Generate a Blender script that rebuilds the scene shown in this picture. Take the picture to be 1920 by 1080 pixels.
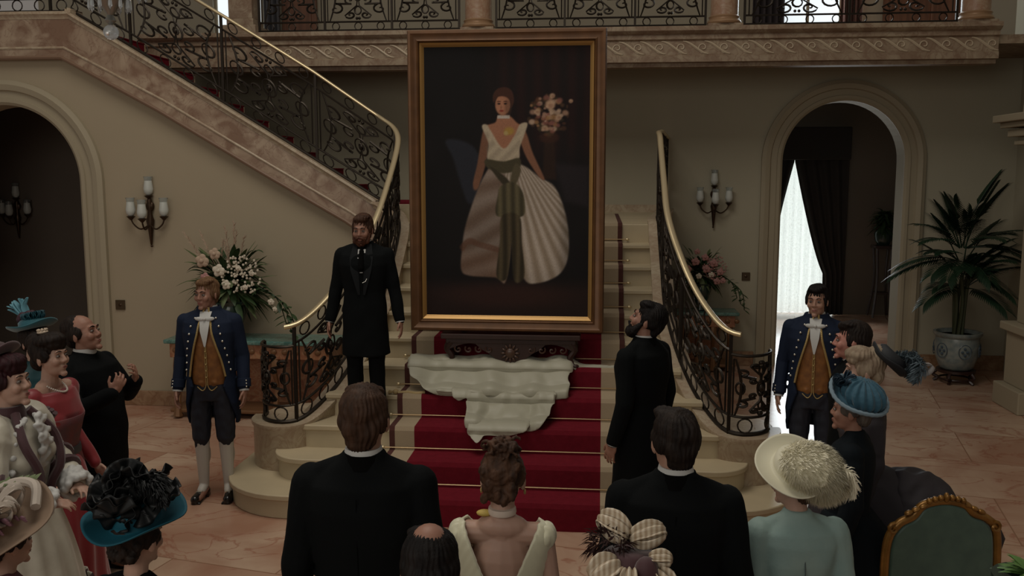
import bpy, bmesh, math, random
import numpy as np
from mathutils import Vector, Matrix, noise
PI=math.pi
for o in list(bpy.data.objects): bpy.data.objects.remove(o)
SC=bpy.context.scene; COL=SC.collection
random.seed(7)
# ------------------------------------------------------------ camera, world, lights
cam=bpy.data.objects.new('camera',bpy.data.cameras.new('camera')); COL.objects.link(cam)
cam.data.sensor_width=36; cam.data.lens=1700/1920*36; cam.data.clip_end=200; cam.data.clip_start=.05
cam.location=(0,0,2.62); cam.rotation_euler=(PI/2-math.radians(7.21),0,math.radians(5.5)); SC.camera=cam
SC.view_settings.view_transform='Standard'; SC.view_settings.look='None'; SC.view_settings.exposure=0; SC.view_settings.gamma=1
SC.view_settings.use_curve_mapping=False
wd=bpy.data.worlds.new('hall_air'); SC.world=wd; wd.use_nodes=True
wd.node_tree.nodes['Background'].inputs[0].default_value=(1,.90,.80,1)
wd.node_tree.nodes['Background'].inputs[1].default_value=.17
def area(name,loc,rot,sx,sy,e,c):
    l=bpy.data.lights.new(name,'AREA'); l.shape='RECTANGLE'; l.size=sx; l.size_y=sy; l.energy=e; l.color=c
    o=bpy.data.objects.new(name,l); COL.objects.link(o); o.location=loc; o.rotation_euler=rot; return o
area('skylight',(-2.0,5.2,8.4),(0,0,0),3.6,4.6,225,(1,.93,.82))
area('front_fill_light',(-3.2,-2.6,4.4),(math.radians(78),0,math.radians(-10)),6,3.2,125,(1,.95,.86))  # added frontal fill behind the camera to brighten the walls, no real window
area('stair_window_daylight',(3.4,13.9,5.5),(math.radians(-72),0,math.radians(0)),1.2,1.6,35,(.85,.95,1))
area('tall_window_daylight',(3.7,16.6,1.7),(math.radians(-90),0,math.radians(-8)),1.0,2.6,45,(.9,.97,1))
# ------------------------------------------------------------ materials
def P(name,c,rough=.6,metal=0,spec=.5,em=None,es=0,sheen=0,bump=0,bscale=60,var=0,vscale=6,c2=None,trans=0,alpha=1,coat=0,stretch=None):
    m=bpy.data.materials.new(name); m.use_nodes=True; nt=m.node_tree; b=nt.nodes['Principled BSDF']
    b.inputs['Base Color'].default_value=(*c,1); b.inputs['Roughness'].default_value=rough; b.inputs['Metallic'].default_value=metal
    b.inputs['Specular IOR Level'].default_value=spec
    if sheen: b.inputs['Sheen Weight'].default_value=sheen
    if coat: b.inputs['Coat Weight'].default_value=coat
    if trans: b.inputs['Transmission Weight'].default_value=trans
    if alpha<1: b.inputs['Alpha'].default_value=alpha
    if em: b.inputs['Emission Color'].default_value=(*em,1); b.inputs['Emission Strength'].default_value=es
    tc=nt.nodes.new('ShaderNodeTexCoord'); src=tc.outputs['Object']
    if stretch:
        mp=nt.nodes.new('ShaderNodeMapping'); mp.inputs['Scale'].default_value=stretch; nt.links.new(src,mp.inputs[0]); src=mp.outputs[0]
    if var or c2:
        n=nt.nodes.new('ShaderNodeTexNoise'); n.inputs['Scale'].default_value=vscale; n.inputs['Detail'].default_value=5
        nt.links.new(src,n.inputs['Vector'])
        r=nt.nodes.new('ShaderNodeValToRGB'); r.color_ramp.elements[0].position=.35; r.color_ramp.elements[1].position=.68
        a=c2 if c2 else tuple(x*(1-var) for x in c)
        r.color_ramp.elements[0].color=(*a,1); r.color_ramp.elements[1].color=(*c,1)
        nt.links.new(n.outputs['Fac'],r.inputs[0]); nt.links.new(r.outputs[0],b.inputs['Base Color'])
    if bump:
        n=nt.nodes.new('ShaderNodeTexNoise'); n.inputs['Scale'].default_value=bscale; n.inputs['Detail'].default_value=4
        nt.links.new(src,n.inputs['Vector'])
        bp=nt.nodes.new('ShaderNodeBump'); bp.inputs['Strength'].default_value=bump; bp.inputs['Distance'].default_value=.01
        nt.links.new(n.outputs['Fac'],bp.inputs['Height']); nt.links.new(bp.outputs[0],b.inputs['Normal'])
    return m
def marble(name,base,mid,vein,scale=1.6,rough=.25,vein_w=.06,tile=None,gap=(.3,.2,.15)):
    m=bpy.data.materials.new(name); m.use_nodes=True; nt=m.node_tree; N=nt.nodes; L=nt.links; b=N['Principled BSDF']
    b.inputs['Roughness'].default_value=rough
    tc=N.new('ShaderNodeTexCoord'); src=tc.outputs['Object']
    if tile:
        mp=N.new('ShaderNodeMapping'); mp.inputs['Rotation'].default_value=(0,0,math.radians(12)); L.new(src,mp.inputs[0])
        br=N.new('ShaderNodeTexBrick'); br.offset=.5; br.inputs['Scale'].default_value=1; br.inputs['Brick Width'].default_value=tile; br.inputs['Row Height'].default_value=tile*.62
        br.inputs['Mortar Size'].default_value=.006; br.inputs['Color1'].default_value=(0,0,0,1); br.inputs['Color2'].default_value=(1,1,1,1); br.inputs['Mortar'].default_value=(.5,.5,.5,1)
        L.new(mp.outputs[0],br.inputs['Vector'])
        vm=N.new('ShaderNodeVectorMath'); vm.operation='MULTIPLY_ADD'; vm.inputs[1].default_value=(3.1,1.7,2.3)
        L.new(br.outputs['Color'],vm.inputs[0]); L.new(src,vm.inputs[2]); src=vm.outputs[0]
    n1=N.new('ShaderNodeTexNoise'); n1.inputs['Scale'].default_value=scale; n1.inputs['Detail'].default_value=6; n1.inputs['Distortion'].default_value=1.2; L.new(src,n1.inputs['Vector'])
    r1=N.new('ShaderNodeValToRGB'); r1.color_ramp.elements[0].position=.38; r1.color_ramp.elements[1].position=.62
    r1.color_ramp.elements[0].color=(*mid,1); r1.color_ramp.elements[1].color=(*base,1); L.new(n1.outputs['Fac'],r1.inputs[0])
    n2=N.new('ShaderNodeTexNoise'); n2.inputs['Scale'].default_value=scale*1.1; n2.inputs['Detail'].default_value=8; n2.inputs['Distortion'].default_value=2.2
    mp2=N.new('ShaderNodeMapping'); mp2.inputs['Location'].default_value=(5,3,1); mp2.inputs['Rotation'].default_value=(.3,.2,.7); mp2.inputs['Scale'].default_value=(1,1.9,1); L.new(src,mp2.inputs[0]); L.new(mp2.outputs[0],n2.inputs['Vector'])
    s=N.new('ShaderNodeMath'); s.operation='SUBTRACT'; s.inputs[1].default_value=.5; L.new(n2.outputs['Fac'],s.inputs[0])
    a=N.new('ShaderNodeMath'); a.operation='ABSOLUTE'; L.new(s.outputs[0],a.inputs[0])
    r2=N.new('ShaderNodeValToRGB'); r2.color_ramp.elements[0].position=0; r2.color_ramp.elements[0].color=(.6,.6,.6,1); r2.color_ramp.elements[1].position=vein_w; r2.color_ramp.elements[1].color=(0,0,0,1)
    L.new(a.outputs[0],r2.inputs[0])
    mx=N.new('ShaderNodeMix'); mx.data_type='RGBA'; L.new(r2.outputs[0],mx.inputs[0]); L.new(r1.outputs[0],mx.inputs[6]); mx.inputs[7].default_value=(*vein,1)
    out=mx.outputs[2]
    if tile:
        m3=N.new('ShaderNodeMix'); m3.data_type='RGBA'; L.new(br.outputs['Fac'],m3.inputs[0]); L.new(out,m3.inputs[6]); m3.inputs[7].default_value=(*gap,1); out=m3.outputs[2]
    L.new(out,b.inputs['Base Color'])
    return m
def VC(name,rough=.6,coat=0):
    m=bpy.data.materials.new(name); m.use_nodes=True; nt=m.node_tree; b=nt.nodes['Principled BSDF']; b.inputs['Roughness'].default_value=rough
    a=nt.nodes.new('ShaderNodeVertexColor'); a.layer_name='Col'; nt.links.new(a.outputs['Color'],b.inputs['Base Color']); b.inputs['Specular IOR Level'].default_value=.15
    return m
WALL=P('warm_plaster',(.37,.305,.21),.85,bump=.05,bscale=8,var=.06,vscale=.8)
WALLG=P('olive_plaster',(.40,.365,.27),.85,bump=.05,bscale=8,var=.06,vscale=.8)
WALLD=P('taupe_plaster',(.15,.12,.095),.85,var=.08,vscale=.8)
TRIM=P('cream_trim',(.34,.29,.20),.7)
FLOOR=marble('rose_marble_floor',(.54,.38,.27),(.38,.205,.135),(.30,.10,.06),scale=.7,rough=.23,vein_w=.022,tile=1.6,gap=(.30,.16,.10))
PINK=marble('veined_brown_marble',(.38,.285,.20),(.21,.125,.08),(.17,.09,.055),scale=3.4,rough=.35,vein_w=.02)
ROSE=marble('rose_marble_block',(.44,.31,.19),(.34,.18,.10),(.24,.09,.045),scale=1.7,rough=.3,vein_w=.03)
CAPM=marble('pale_cap_marble',(.46,.38,.27),(.38,.29,.20),(.3,.2,.13),scale=5,rough=.3)
FASC=marble('balcony_marble',(.34,.265,.18),(.23,.155,.10),(.18,.10,.06),scale=4,rough=.65)
STONE=P('cream_step_stone',(.52,.43,.28),.45,var=.12,vscale=3)
IRON=P('dark_bronze_iron',(.028,.021,.015),.42,.7)
BRASS=P('polished_brass',(.66,.54,.33),.32,.7)
BRASSR=P('rod_brass',(.42,.30,.17),.35,1)
RED=P('crimson_carpet',(.155,.010,.019),.95,spec=.1,bump=.3,bscale=300,var=.15,vscale=20)
BEI=P('beige_carpet_border',(.37,.29,.19),.95,bump=.3,bscale=300)
MAR=P('maroon_carpet_edge',(.07,.02,.015),.95)
# ------------------------------------------------------------ mesh builder
class MB:
    def __init__(s): s.v=[]; s.f=[]; s.T=Matrix.Identity(4)
    def add(s,vs,fs):
        n=len(s.v); T=s.T
        s.v.extend([T@Vector(v) for v in vs]); s.f.extend([tuple(i+n for i in f) for f in fs]); return s
    def box(s,x0,x1,y0,y1,z0,z1):
        return s.add([(x0,y0,z0),(x1,y0,z0),(x1,y1,z0),(x0,y1,z0),(x0,y0,z1),(x1,y0,z1),(x1,y1,z1),(x0,y1,z1)],
          [(0,3,2,1),(4,5,6,7),(0,1,5,4),(1,2,6,5),(2,3,7,6),(3,0,4,7)])
    def prism(s,poly,z0,z1):
        n=len(poly); return s.add([(x,y,z0) for x,y in poly]+[(x,y,z1) for x,y in poly],
          [tuple(range(n-1,-1,-1)),tuple(range(n,2*n))]+[(i,(i+1)%n,(i+1)%n+n,i+n) for i in range(n)])
    def prismY(s,poly,y0,y1):
        n=len(poly); return s.add([(x,y0,z) for x,z in poly]+[(x,y1,z) for x,z in poly],
          [tuple(range(n)),tuple(range(2*n-1,n-1,-1))]+[(i,i+n,(i+1)%n+n,(i+1)%n) for i in range(n)])
    def lathe(s,prof,c=(0,0,0),seg=24,sx=1,sy=1,a0=0,a1=2*PI):
        full=abs(a1-a0-2*PI)<1e-6; k=seg if full else seg+1; vs=[];fs=[]
        for r,z in prof:
            for i in range(k):
                a=a0+(a1-a0)*i/seg; vs.append((c[0]+r*sx*math.cos(a),c[1]+r*sy*math.sin(a),c[2]+z))
        for j in range(len(prof)-1):
            for i in range(seg):
                i2=(i+1)%k; fs.append((j*k+i,j*k+i2,(j+1)*k+i2,(j+1)*k+i))
        if full:
            if prof[0][0]>1e-4: fs.append(tuple(range(k-1,-1,-1)))
            if prof[-1][0]>1e-4: fs.append(tuple((len(prof)-1)*k+i for i in range(k)))
        return s.add(vs,fs)
    def tube(s,pts,r,n=6,closed=False,flat=1):
        pts=[Vector(p) for p in pts]; m=len(pts)
        if m<2: return s
        rs=r if isinstance(r,(list,tuple)) else [r]*m
        up=None; vs=[];fs=[]
        for i,p in enumerate(pts):
            if closed: t=(pts[(i+1)%m]-pts[i-1])
            else: t=pts[min(i+1,m-1)]-pts[max(i-1,0)]
            if t.length<1e-9: t=Vector((0,0,1))
            t.normalize()
            if up is None: up=t.orthogonal().normalized()
            up=(up-t*up.dot(t)); 
            if up.length<1e-6: up=t.orthogonal()
            up.normalize(); sd=t.cross(up)
            for k in range(n):
                a=2*PI*k/n; vs.append(p+(up*math.cos(a)*flat+sd*math.sin(a))*rs[i])
        for i in range(m if closed else m-1):
            j=(i+1)%m
            for k in range(n): fs.append((i*n+k,i*n+(k+1)%n,j*n+(k+1)%n,j*n+k))
        if not closed: fs.append(tuple(range(n-1,-1,-1))); fs.append(tuple((m-1)*n+k for k in range(n)))
        return s.add(vs,fs)
    def cap(s,a,b,ra,rb,n=12):   # tapered capsule
        a=Vector(a);b=Vector(b);d=(b-a);L=d.length;t=d.normalized() if L>1e-6 else Vector((0,0,1));u=t.orthogonal().normalized();w=t.cross(u);rings=[]
        for k in range(1,4): th=PI/2*k/4; rings.append((a-t*ra*math.cos(th),ra*math.sin(th)))
        rings.append((a,ra)); rings.append((b,rb))
        for k in range(3,0,-1): th=PI/2*k/4; rings.append((b+t*rb*math.cos(th),rb*math.sin(th)))
        vs=[];fs=[]
        for c,r in rings:
            for i in range(n): an=2*PI*i/n; vs.append(c+u*r*math.cos(an)+w*r*math.sin(an))
        m=len(rings)
        for j in range(m-1):
            for i in range(n): fs.append((j*n+i,j*n+(i+1)%n,(j+1)*n+(i+1)%n,(j+1)*n+i))
        fs.append(tuple(range(n-1,-1,-1))); fs.append(tuple((m-1)*n+i for i in range(n)))
        return s.add(vs,fs)
    def ell(s,c,r,rot=None,n=16,m=10):
        R=rot or Matrix.Identity(3); c=Vector(c); vs=[];fs=[]
        if isinstance(r,(int,float)): r=(r,r,r)
        for j in range(1,m):
            ph=PI*j/m
            for i in range(n): th=2*PI*i/n; vs.append(c+R@Vector((r[0]*math.sin(ph)*math.cos(th),r[1]*math.sin(ph)*math.sin(th),r[2]*math.cos(ph))))
        t=len(vs); vs.append(c+R@Vector((0,0,r[2]))); vs.append(c+R@Vector((0,0,-r[2])))
        for j in range(m-2):
            for i in range(n): fs.append((j*n+i,(j+1)*n+i,(j+1)*n+(i+1)%n,j*n+(i+1)%n))
        for i in range(n): fs.append((t,i,(i+1)%n)); fs.append((t+1,(m-2)*n+(i+1)%n,(m-2)*n+i))
        return s.add(vs,fs)
    def loft(s,rings,caps=True,closed=True):
        n=len(rings[0]); vs=[p for r in rings for p in r]; fs=[]
        for j in range(len(rings)-1):
            for i in range(n if closed else n-1): fs.append((j*n+i,j*n+(i+1)%n,(j+1)*n+(i+1)%n,(j+1)*n+i))
        if caps: fs.append(tuple(range(n-1,-1,-1))); fs.append(tuple((len(rings)-1)*n+i for i in range(n)))
        return s.add(vs,fs)
    def grid(s,fn,nu,nv):
        vs=[fn(i/nu,j/nv) for j in range(nv+1) for i in range(nu+1)]
        return s.add(vs,[(j*(nu+1)+i,j*(nu+1)+i+1,(j+1)*(nu+1)+i+1,(j+1)*(nu+1)+i) for j in range(nv) for i in range(nu)])
    def mesh(s,name):
        me=bpy.data.meshes.new(name); me.from_pydata([tuple(v) for v in s.v],[],s.f); me.update()
        bm=bmesh.new(); bm.from_mesh(me); bmesh.ops.recalc_face_normals(bm,faces=bm.faces); bm.to_mesh(me); bm.free(); return me
    def build(s,name,mat,parent=None,smooth=True,bevel=0,solid=0,angle=40):
        me=s.mesh(name); return link(name,me,mat,parent,smooth,bevel,solid,angle)
def link(name,me,mat,parent=None,smooth=True,bevel=0,solid=0,angle=40):
    o=bpy.data.objects.new(name,me); COL.objects.link(o); 
    for m in (mat if isinstance(mat,(list,tuple)) else [mat]): me.materials.append(m)
    if parent is not None: o.parent=parent
    if smooth:
        me.polygons.foreach_set('use_smooth',[True]*len(me.polygons))
        if angle<180: me.set_sharp_from_angle(angle=math.radians(angle))
    if solid: md=o.modifiers.new('solid','SOLIDIFY'); md.thickness=solid; md.offset=0
    if bevel: md=o.modifiers.new('bevel','BEVEL'); md.width=bevel; md.segments=2; md.limit_method='ANGLE'
    return o
def fuse(mb,vox=.006,it=3,fac=.5,disp=None):
    me=mb.mesh('tmp'); o=bpy.data.objects.new('tmp',me); COL.objects.link(o)
    r=o.modifiers.new('r','REMESH'); r.mode='VOXEL'; r.voxel_size=vox
    if it: q=o.modifiers.new('s','SMOOTH'); q.iterations=it; q.factor=fac
    dg=bpy.context.evaluated_depsgraph_get(); dg.update()
    nm=bpy.data.meshes.new_from_object(o.evaluated_get(dg),depsgraph=dg)
    bpy.data.objects.remove(o); bpy.data.meshes.remove(me)
    if disp:
        n=len(nm.vertices); co=np.empty(n*3,np.float32); nm.vertices.foreach_get('co',co); no=np.empty(n*3,np.float32); nm.vertices.foreach_get('normal',no)
        co=co.reshape(-1,3); no=no.reshape(-1,3); d=disp(co,no); co=co+no*d[:,None]; nm.vertices.foreach_set('co',co.astype(np.float32).ravel()); nm.update()
    return nm
def FB(mb,name,mat,parent,vox=.006,it=3,fac=.5,disp=None): return link(name,fuse(mb,vox,it,fac,disp),mat,parent,True,angle=180)
def edge_relax(bm,it=6):
    for _ in range(it):
        mv=[]
        for v in bm.verts:
            nb=[e.other_vert(v) for e in v.link_edges if e.is_boundary]
            if len(nb)==2: mv.append((v,v.co.lerp((nb[0].co+nb[1].co)/2,.6)))
        for v,c in mv: v.co=c
def thing(name,label,cat,loc=(0,0,0),rz=0,group=None):
    o=bpy.data.objects.new(name,None); COL.objects.link(o); o.location=loc; o.rotation_euler=(0,0,rz); o.empty_display_size=.2
    o['label']=label; o['category']=cat
    if group: o['group']=group
    return o
def tag(o,label,cat,group=None,kind=None):
    o['label']=label; o['category']=cat
    if group: o['group']=group
    if kind: o['kind']=kind
    return o
def struct(o,label,cat): o['kind']='structure'; o['label']=label; o['category']=cat; return o
def copy_thing(root,loc,rz,label,group=None):
    r=root.copy(); COL.objects.link(r); r.location=loc; r.rotation_euler=(0,0,rz); r['label']=label
    if group: r['group']=group
    for ch in list(root.children):
        c=ch.copy(); COL.objects.link(c); c.parent=r
        for g in list(ch.children): d=g.copy(); COL.objects.link(d); d.parent=c
    return r
def cr(pts,sub=8,closed=False):   # catmull-rom
    pts=[Vector(p) for p in pts]; n=len(pts); out=[]
    for i in range(n if closed else n-1):
        if closed: p0,p1,p2,p3=pts[i-1],pts[i],pts[(i+1)%n],pts[(i+2)%n]
        else: p0,p1,p2,p3=pts[max(i-1,0)],pts[i],pts[i+1],pts[min(i+2,n-1)]
        for k in range(sub):
            t=k/sub; out.append(.5*((2*p1)+(p2-p0)*t+(2*p0-5*p1+4*p2-p3)*t*t+(3*p1-p0-3*p2+p3)*t**3))
    if not closed: out.append(pts[-1])
    return out
def frames(path):
    fr=[]
    for i,p in enumerate(path):
        t=path[min(i+1,len(path)-1)]-path[max(i-1,0)]; h=Vector((t.x,t.y,0)); 
        if h.length<1e-7: h=Vector((1,0,0))
        h.normalize(); fr.append((p,h,Vector((h.y,-h.x,0))))
    return fr
def sweep(mb,path,sec,caps=True):
    return mb.loft([[p+lat*u+Vector((0,0,1))*v for u,v in sec] for p,h,lat in frames(path)],caps)
RISE=.1906; TR=.305; Y0=6.43; LZ=11*RISE
def nose(Y): return RISE+(Y-Y0)/TR*RISE
# ------------------------------------------------------------ room shell
struct(MB().box(-9,7.5,-3,18.5,-.2,0).build('floor',FLOOR,smooth=False),'polished rose and cream marble floor with red veins','floor')
def arcpts(cx,zc,r,n=28): return [(cx-r*math.cos(PI*i/n),zc+r*math.sin(PI*i/n)) for i in range(n+1)]
def arch_wall(name,x0,x1,zt,cx,zc,r,y0,y1,mat,extra=None):
    a=arcpts(cx,zc,r); top=extra or [(x1,zt),(x0,zt)]
    poly=[(x0,0),(cx-r,0)]+a+[(cx+r,0),(x1,0)]+top
    return MB().prismY(poly,y0,y1).build(name,mat,smooth=False)
def arch_trim(name,cx,zc,r,w,y,mat):
    mb=MB()
    prof=[(0,0),(0,-.03),(.03,-.055),(.07,-.055),(.075,-.035),(w*.55,-.03),(w*.6,-.06),(w*.82,-.075),(w*.9,-.06),(w,-.05),(w,0)]
    pts=[(cx-r,0,-1,0)]+[(cx-r*math.cos(PI*i/36),zc+r*math.sin(PI*i/36),-math.cos(PI*i/36),math.sin(PI*i/36)) for i in range(37)]+[(cx+r,0,1,0)]
    pts=[(px,pz,nx,nz) for px,pz,nx,nz in pts]
    rings=[[(px+nx*u,y+v,pz+nz*u) for u,v in prof] for px,pz,nx,nz in pts]
    mb.loft(rings); return mb.build(name,mat,angle=35)
lw=[(-2.1,1.75),(-2.72,2.2),(-4.77,3.4),(-5.83,3.95),(-9,3.95)]
struct(arch_wall('wall_left_hall',-9,-2.1,0,-6.58,2.53,.84,9.65,9.95,WALL,lw),'warm beige wall with an arch beneath the upper stair flight','wall')
struct(arch_trim('trim_1',-6.58,2.53,.84,.27,9.65,TRIM),'moulded cream arch surround on the left wall','trim')
struct(arch_wall('wall_back',-5.8,6.2,4.15,3.2,2.78,.785,12.5,12.8,WALLG),'olive beige rear wall with a round arch on the right','wall')
struct(arch_trim('trim_2',3.2,2.78,.785,.27,12.5,TRIM),'moulded cream arch surround on the rear wall','trim')
struct(MB().box(5.4,5.7,4,12.8,0,8).build('wall_right',WALLG,smooth=False),'shadowed beige side wall beyond the palm','wall')
# arches' rooms
struct(MB().box(-9,-5.8,12.1,12.3,0,3.84).box(-9.1,-9,9.95,12.3,0,3.84).box(-5.8,-5.7,9.95,12.5,0,3.80).build('wall_left_passage',WALLD,smooth=False),'dark taupe wall seen through the left arch','wall')  # last box: unseen partition added to keep light out of the passage
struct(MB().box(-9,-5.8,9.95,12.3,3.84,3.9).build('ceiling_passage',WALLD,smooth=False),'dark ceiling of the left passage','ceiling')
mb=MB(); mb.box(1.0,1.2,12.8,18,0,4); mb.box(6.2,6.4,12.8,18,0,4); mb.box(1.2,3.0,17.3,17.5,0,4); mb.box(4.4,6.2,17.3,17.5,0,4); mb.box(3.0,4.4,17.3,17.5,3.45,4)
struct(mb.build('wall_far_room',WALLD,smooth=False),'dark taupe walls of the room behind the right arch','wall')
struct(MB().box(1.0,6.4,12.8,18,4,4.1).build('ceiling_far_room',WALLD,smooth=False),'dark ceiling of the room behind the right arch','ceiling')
BASE=marble('base_marble',(.30,.19,.11),(.23,.13,.07),(.18,.08,.04),scale=4)
mb=MB(); mb.box(-9,-7.72,9.62,9.65,0,.17); mb.box(-5.46,-2.1,9.62,9.65,0,.17); struct(mb.build('baseboard_left',BASE,smooth=False,bevel=.006),'brown marble baseboard under the left wall','baseboard')
mb=MB(); mb.box(.9,2.12,12.46,12.5,0,.2); mb.box(4.27,5.4,12.46,12.5,0,.2); struct(mb.build('baseboard_right',BASE,smooth=False,bevel=.006),'brown marble baseboard along the rear wall','baseboard')
struct(MB().box(-2.5,.86,12.46,12.5,LZ,LZ+.1).build('baseboard_back',CAPM,smooth=False),'pale marble baseboard behind the stair landing','baseboard')
struct(MB().box(-9,5.4,9.96 if 0 else 12.8,14.6,4.0,RISE*22).build('ceiling_gallery_slab',FASC,smooth=False),'balcony floor slab behind the rear wall','floor')
# pier on the right
mb=MB(); mb.box(4.55,5.4,10.1,10.75,0,.25); mb.box(4.64,5.4,10.15,10.7,.25,.91); mb.box(4.58,5.4,10.1,10.75,.86,.95); mb.box(4.72,5.4,10.3,10.65,.95,3.05)
pz=struct(mb.build('wall_pier',TRIM,smooth=False,bevel=.012),'beige pier with stepped plinth at the right edge','pier')
mb=MB(); mb.box(4.58,5.4,10.22,10.7,2.93,2.98); mb.box(4.52,5.4,10.18,10.74,3.02,3.10); mb.box(4.46,5.4,10.12,10.8,3.12,3.18); mb.box(4.40,5.4,10.06,10.86,3.18,3.26)
struct(mb.build('trim_3',TRIM,smooth=False,bevel=.01),'stepped capital moulding on the right pier','trim')
mb=MB(); cx,zc=6.1,3.26
rr=[]
for i in range(20):
    a=PI-i/19*PI/2
    rr.append([(cx+r*math.cos(a),y,zc+r*math.sin(a)*1.1) for r,y in ((1.45,10.3),(1.62,10.3),(1.62,10.2),(1.55,10.2),(1.5,10.25),(1.45,10.65))])
mb.loft(rr); struct(mb.build('trim_4',TRIM),'arch moulding springing from the right pier','trim')
# ------------------------------------------------------------ balcony fascia
mb=MB(); FY=11.0; zt=4.32; zb=3.87
prof=[(11.3,zb),(FY+.12,zb),(FY+.12,zb+.045),(FY+.05,zb+.05),(FY+.05,zb+.12),(FY+.07,zb+.135),(FY+.07,zt-.155),(FY+.04,zt-.14),(FY+.04,zt-.09),(FY,zt-.075),(FY-.03,zt-.05),(FY-.03,zt-.0),(11.3,zt)]
xs=[-5.7,4.5]; mb.loft([[(x,y,z) for y,z in prof] for x in xs]); fas=struct(mb.build('trim_5',FASC,angle=20),'carved marble balcony fascia with running scroll frieze','balcony fascia')
mb=MB().box(-5.7,5.4,11.1,12.8,4.09,4.19); struct(mb.build('floor_balcony',FASC,smooth=False),'balcony floor above the stair landing','floor')
# running scroll relief on fascia
mb=MB(); x=-4.3; zc=(zb+.135+zt-.155)/2; hh=(zt-zb-.29)/2
while x<4.4:
    pts=[]
    for k in range(15): 
        t=k/14; pts.append((x+.30*t,FY+.066,zc+hh*.9*math.cos(PI*t)))
    mb.tube(pts,[.006+.009*math.sin(PI*k/14) for k in range(15)],5)
    pts=[]
    for k in range(22):
        t=k/21; a=-PI/2-t*PI*2.2; r=.062*(1-t*.8); pts.append((x+.235+r*math.cos(a),FY+.066,zc+.0+r*math.sin(a)))
    mb.tube(pts,.0075,5); x+=.25
mb.build('scroll_relief',P('relief_marble',(.50,.41,.29),.5),fas)
# ------------------------------------------------------------ gallery above
UP=P('gallery_plaster',(.36,.32,.24),.8); WOODR=P('red_brown_door_wood',(.20,.085,.045),.45,var=.4,vscale=3,stretch=(6,6,.6))
mb=MB()
for a,b in ((-9,-6.1),(-5.55,-5.45),(-5.2,2.5),(3.6,7)): mb.box(a,b,14.2,14.4,4.19,8)
for a,b in ((-6.1,-5.55),(-5.45,-5.2),(2.5,3.6)): mb.box(a,b,14.2,14.4,7.0,8)
struct(mb.build('wall_gallery',UP,smooth=False),'pale upper wall behind the balcony railing','wall')
GLOW=P('daylit_window_pane',(.8,.85,.9),.5,em=(.86,.95,1),es=.9)
def window(name,x0,x1,y,z0,z1,label):
    w=struct(MB().box(x0,x1,y,y+.03,z0,z1).build(name,GLOW,smooth=False),label,'window')
    f=MB(); 
    for xa in (x0,(x0+x1)/2-.02,x1-.04): f.box(xa,xa+.04,y-.04,y,z0,z1)
    f.box(x0,x1,y-.04,y,z0,z0+.05); f.box(x0,x1,y-.04,y,z1-.05,z1)
    f.build('window_frame',TRIM,w,smooth=False); return w
window('window_1',-6.1,-5.6,14.3,4.4,7,'bright upstairs window left of the square pier')
window('window_2',-5.45,-5.2,14.3,4.4,7,'narrow bright upstairs window right of the square pier')
window('window_3',2.55,3.55,14.3,4.4,7,'bright upstairs window above the right arch')
DRAPE=P('dark_plum_drape',(.045,.035,.038),.9); DRAPER=P('russet_drape',(.13,.06,.045),.9)
def drape(name,x0,x1,y,z0,z1,mat,label,n=9,amp=.05):
    mb=MB(); mb.grid(lambda u,v:(x0+(x1-x0)*u,y+amp*math.sin(u*n*2*PI)+.01*math.sin(9*v),z0+(z1-z0)*v),n*8,6)
    return tag(mb.build(name,mat,solid=.01,angle=180),label,'curtain')
drape('window_drape',-5.2,-4.95,14.0,4.2,7,P('slate_drape',(.09,.09,.10),.9),'slate grey drape beside the narrow upstairs window',3)
drape('window_drape',2.2,2.65,13.95,4.2,7,DRAPE,'dark drape left of the big upstairs window',5)
drape('window_drape',3.45,3.75,13.95,4.2,7,DRAPER,'russet drape right of the big upstairs window',4)
def paneled(name,x0,x1,y,z0,z1,label,cat,mat=WOODR,nx=2,nz=2):
    mb=MB().box(x0,x1,y,y+.06,z0,z1); w=(x1-x0)/nx; h=(z1-z0)/nz
    o=mb.build(name,mat,smooth=False)
    p=MB()
    for i in range(nx):
        for j in range(nz): p.box(x0+w*i+.08,x0+w*(i+1)-.08,y-.025,y,z0+h*j+.08,z0+h*(j+1)-.08)
    p.build('door_panel',mat,o,smooth=False,bevel=.01); o['kind']='structure'; o['label']=label; o['category']=cat; return o
paneled('door_1',4.1,5.25,14.1,4.2,6.6,'red brown panelled upstairs door behind the right railing','door')
paneled('door_2',-4.95,-4.4,14.1,4.2,6.4,'red brown panelled upstairs door behind the left railing','door',nx=1)
# square pier + round columns on balcony
mb=MB(); mb.box(-4.62,-4.2,11.0,11.42,4.32,4.42); mb.box(-4.58,-4.24,11.04,11.38,4.42,4.5); mb.box(-4.56,-4.26,11.06,11.36,4.5,7.6)
struct(mb.build('wall_balcony_pier',FASC,smooth=False,bevel=.01),'square marble pier standing at the left end of the balcony','pier')
colm=None
def column(x,label):
    t=thing('marble_column',label,'column',(x,11.15,4.32),0)
    MB().box(-.2,.2,-.16,.2,0,.03).build('plinth',FASC,t,smooth=False,bevel=.005)
    MB().lathe([(.19,.03),(.2,.05),(.19,.075),(.172,.085),(.172,.10),(.18,.115),(.165,.13)],seg=32).build('base_ring',P('column_ring',(.33,.20,.11),.35,.2),t)
    MB().lathe([(.16,.12),(.162,1.5),(.145,3.0)],seg=32).build('shaft',marble('column_marble',(.40,.29,.2),(.32,.19,.12),(.3,.15,.09),scale=6),t)
column(-1.48,'rose marble column on the balcony, partly above the painting frame')
column(1.43,'rose marble column on the balcony right of the painting')
column(4.26,'rose marble column at the far right end of the balcony')
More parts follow.
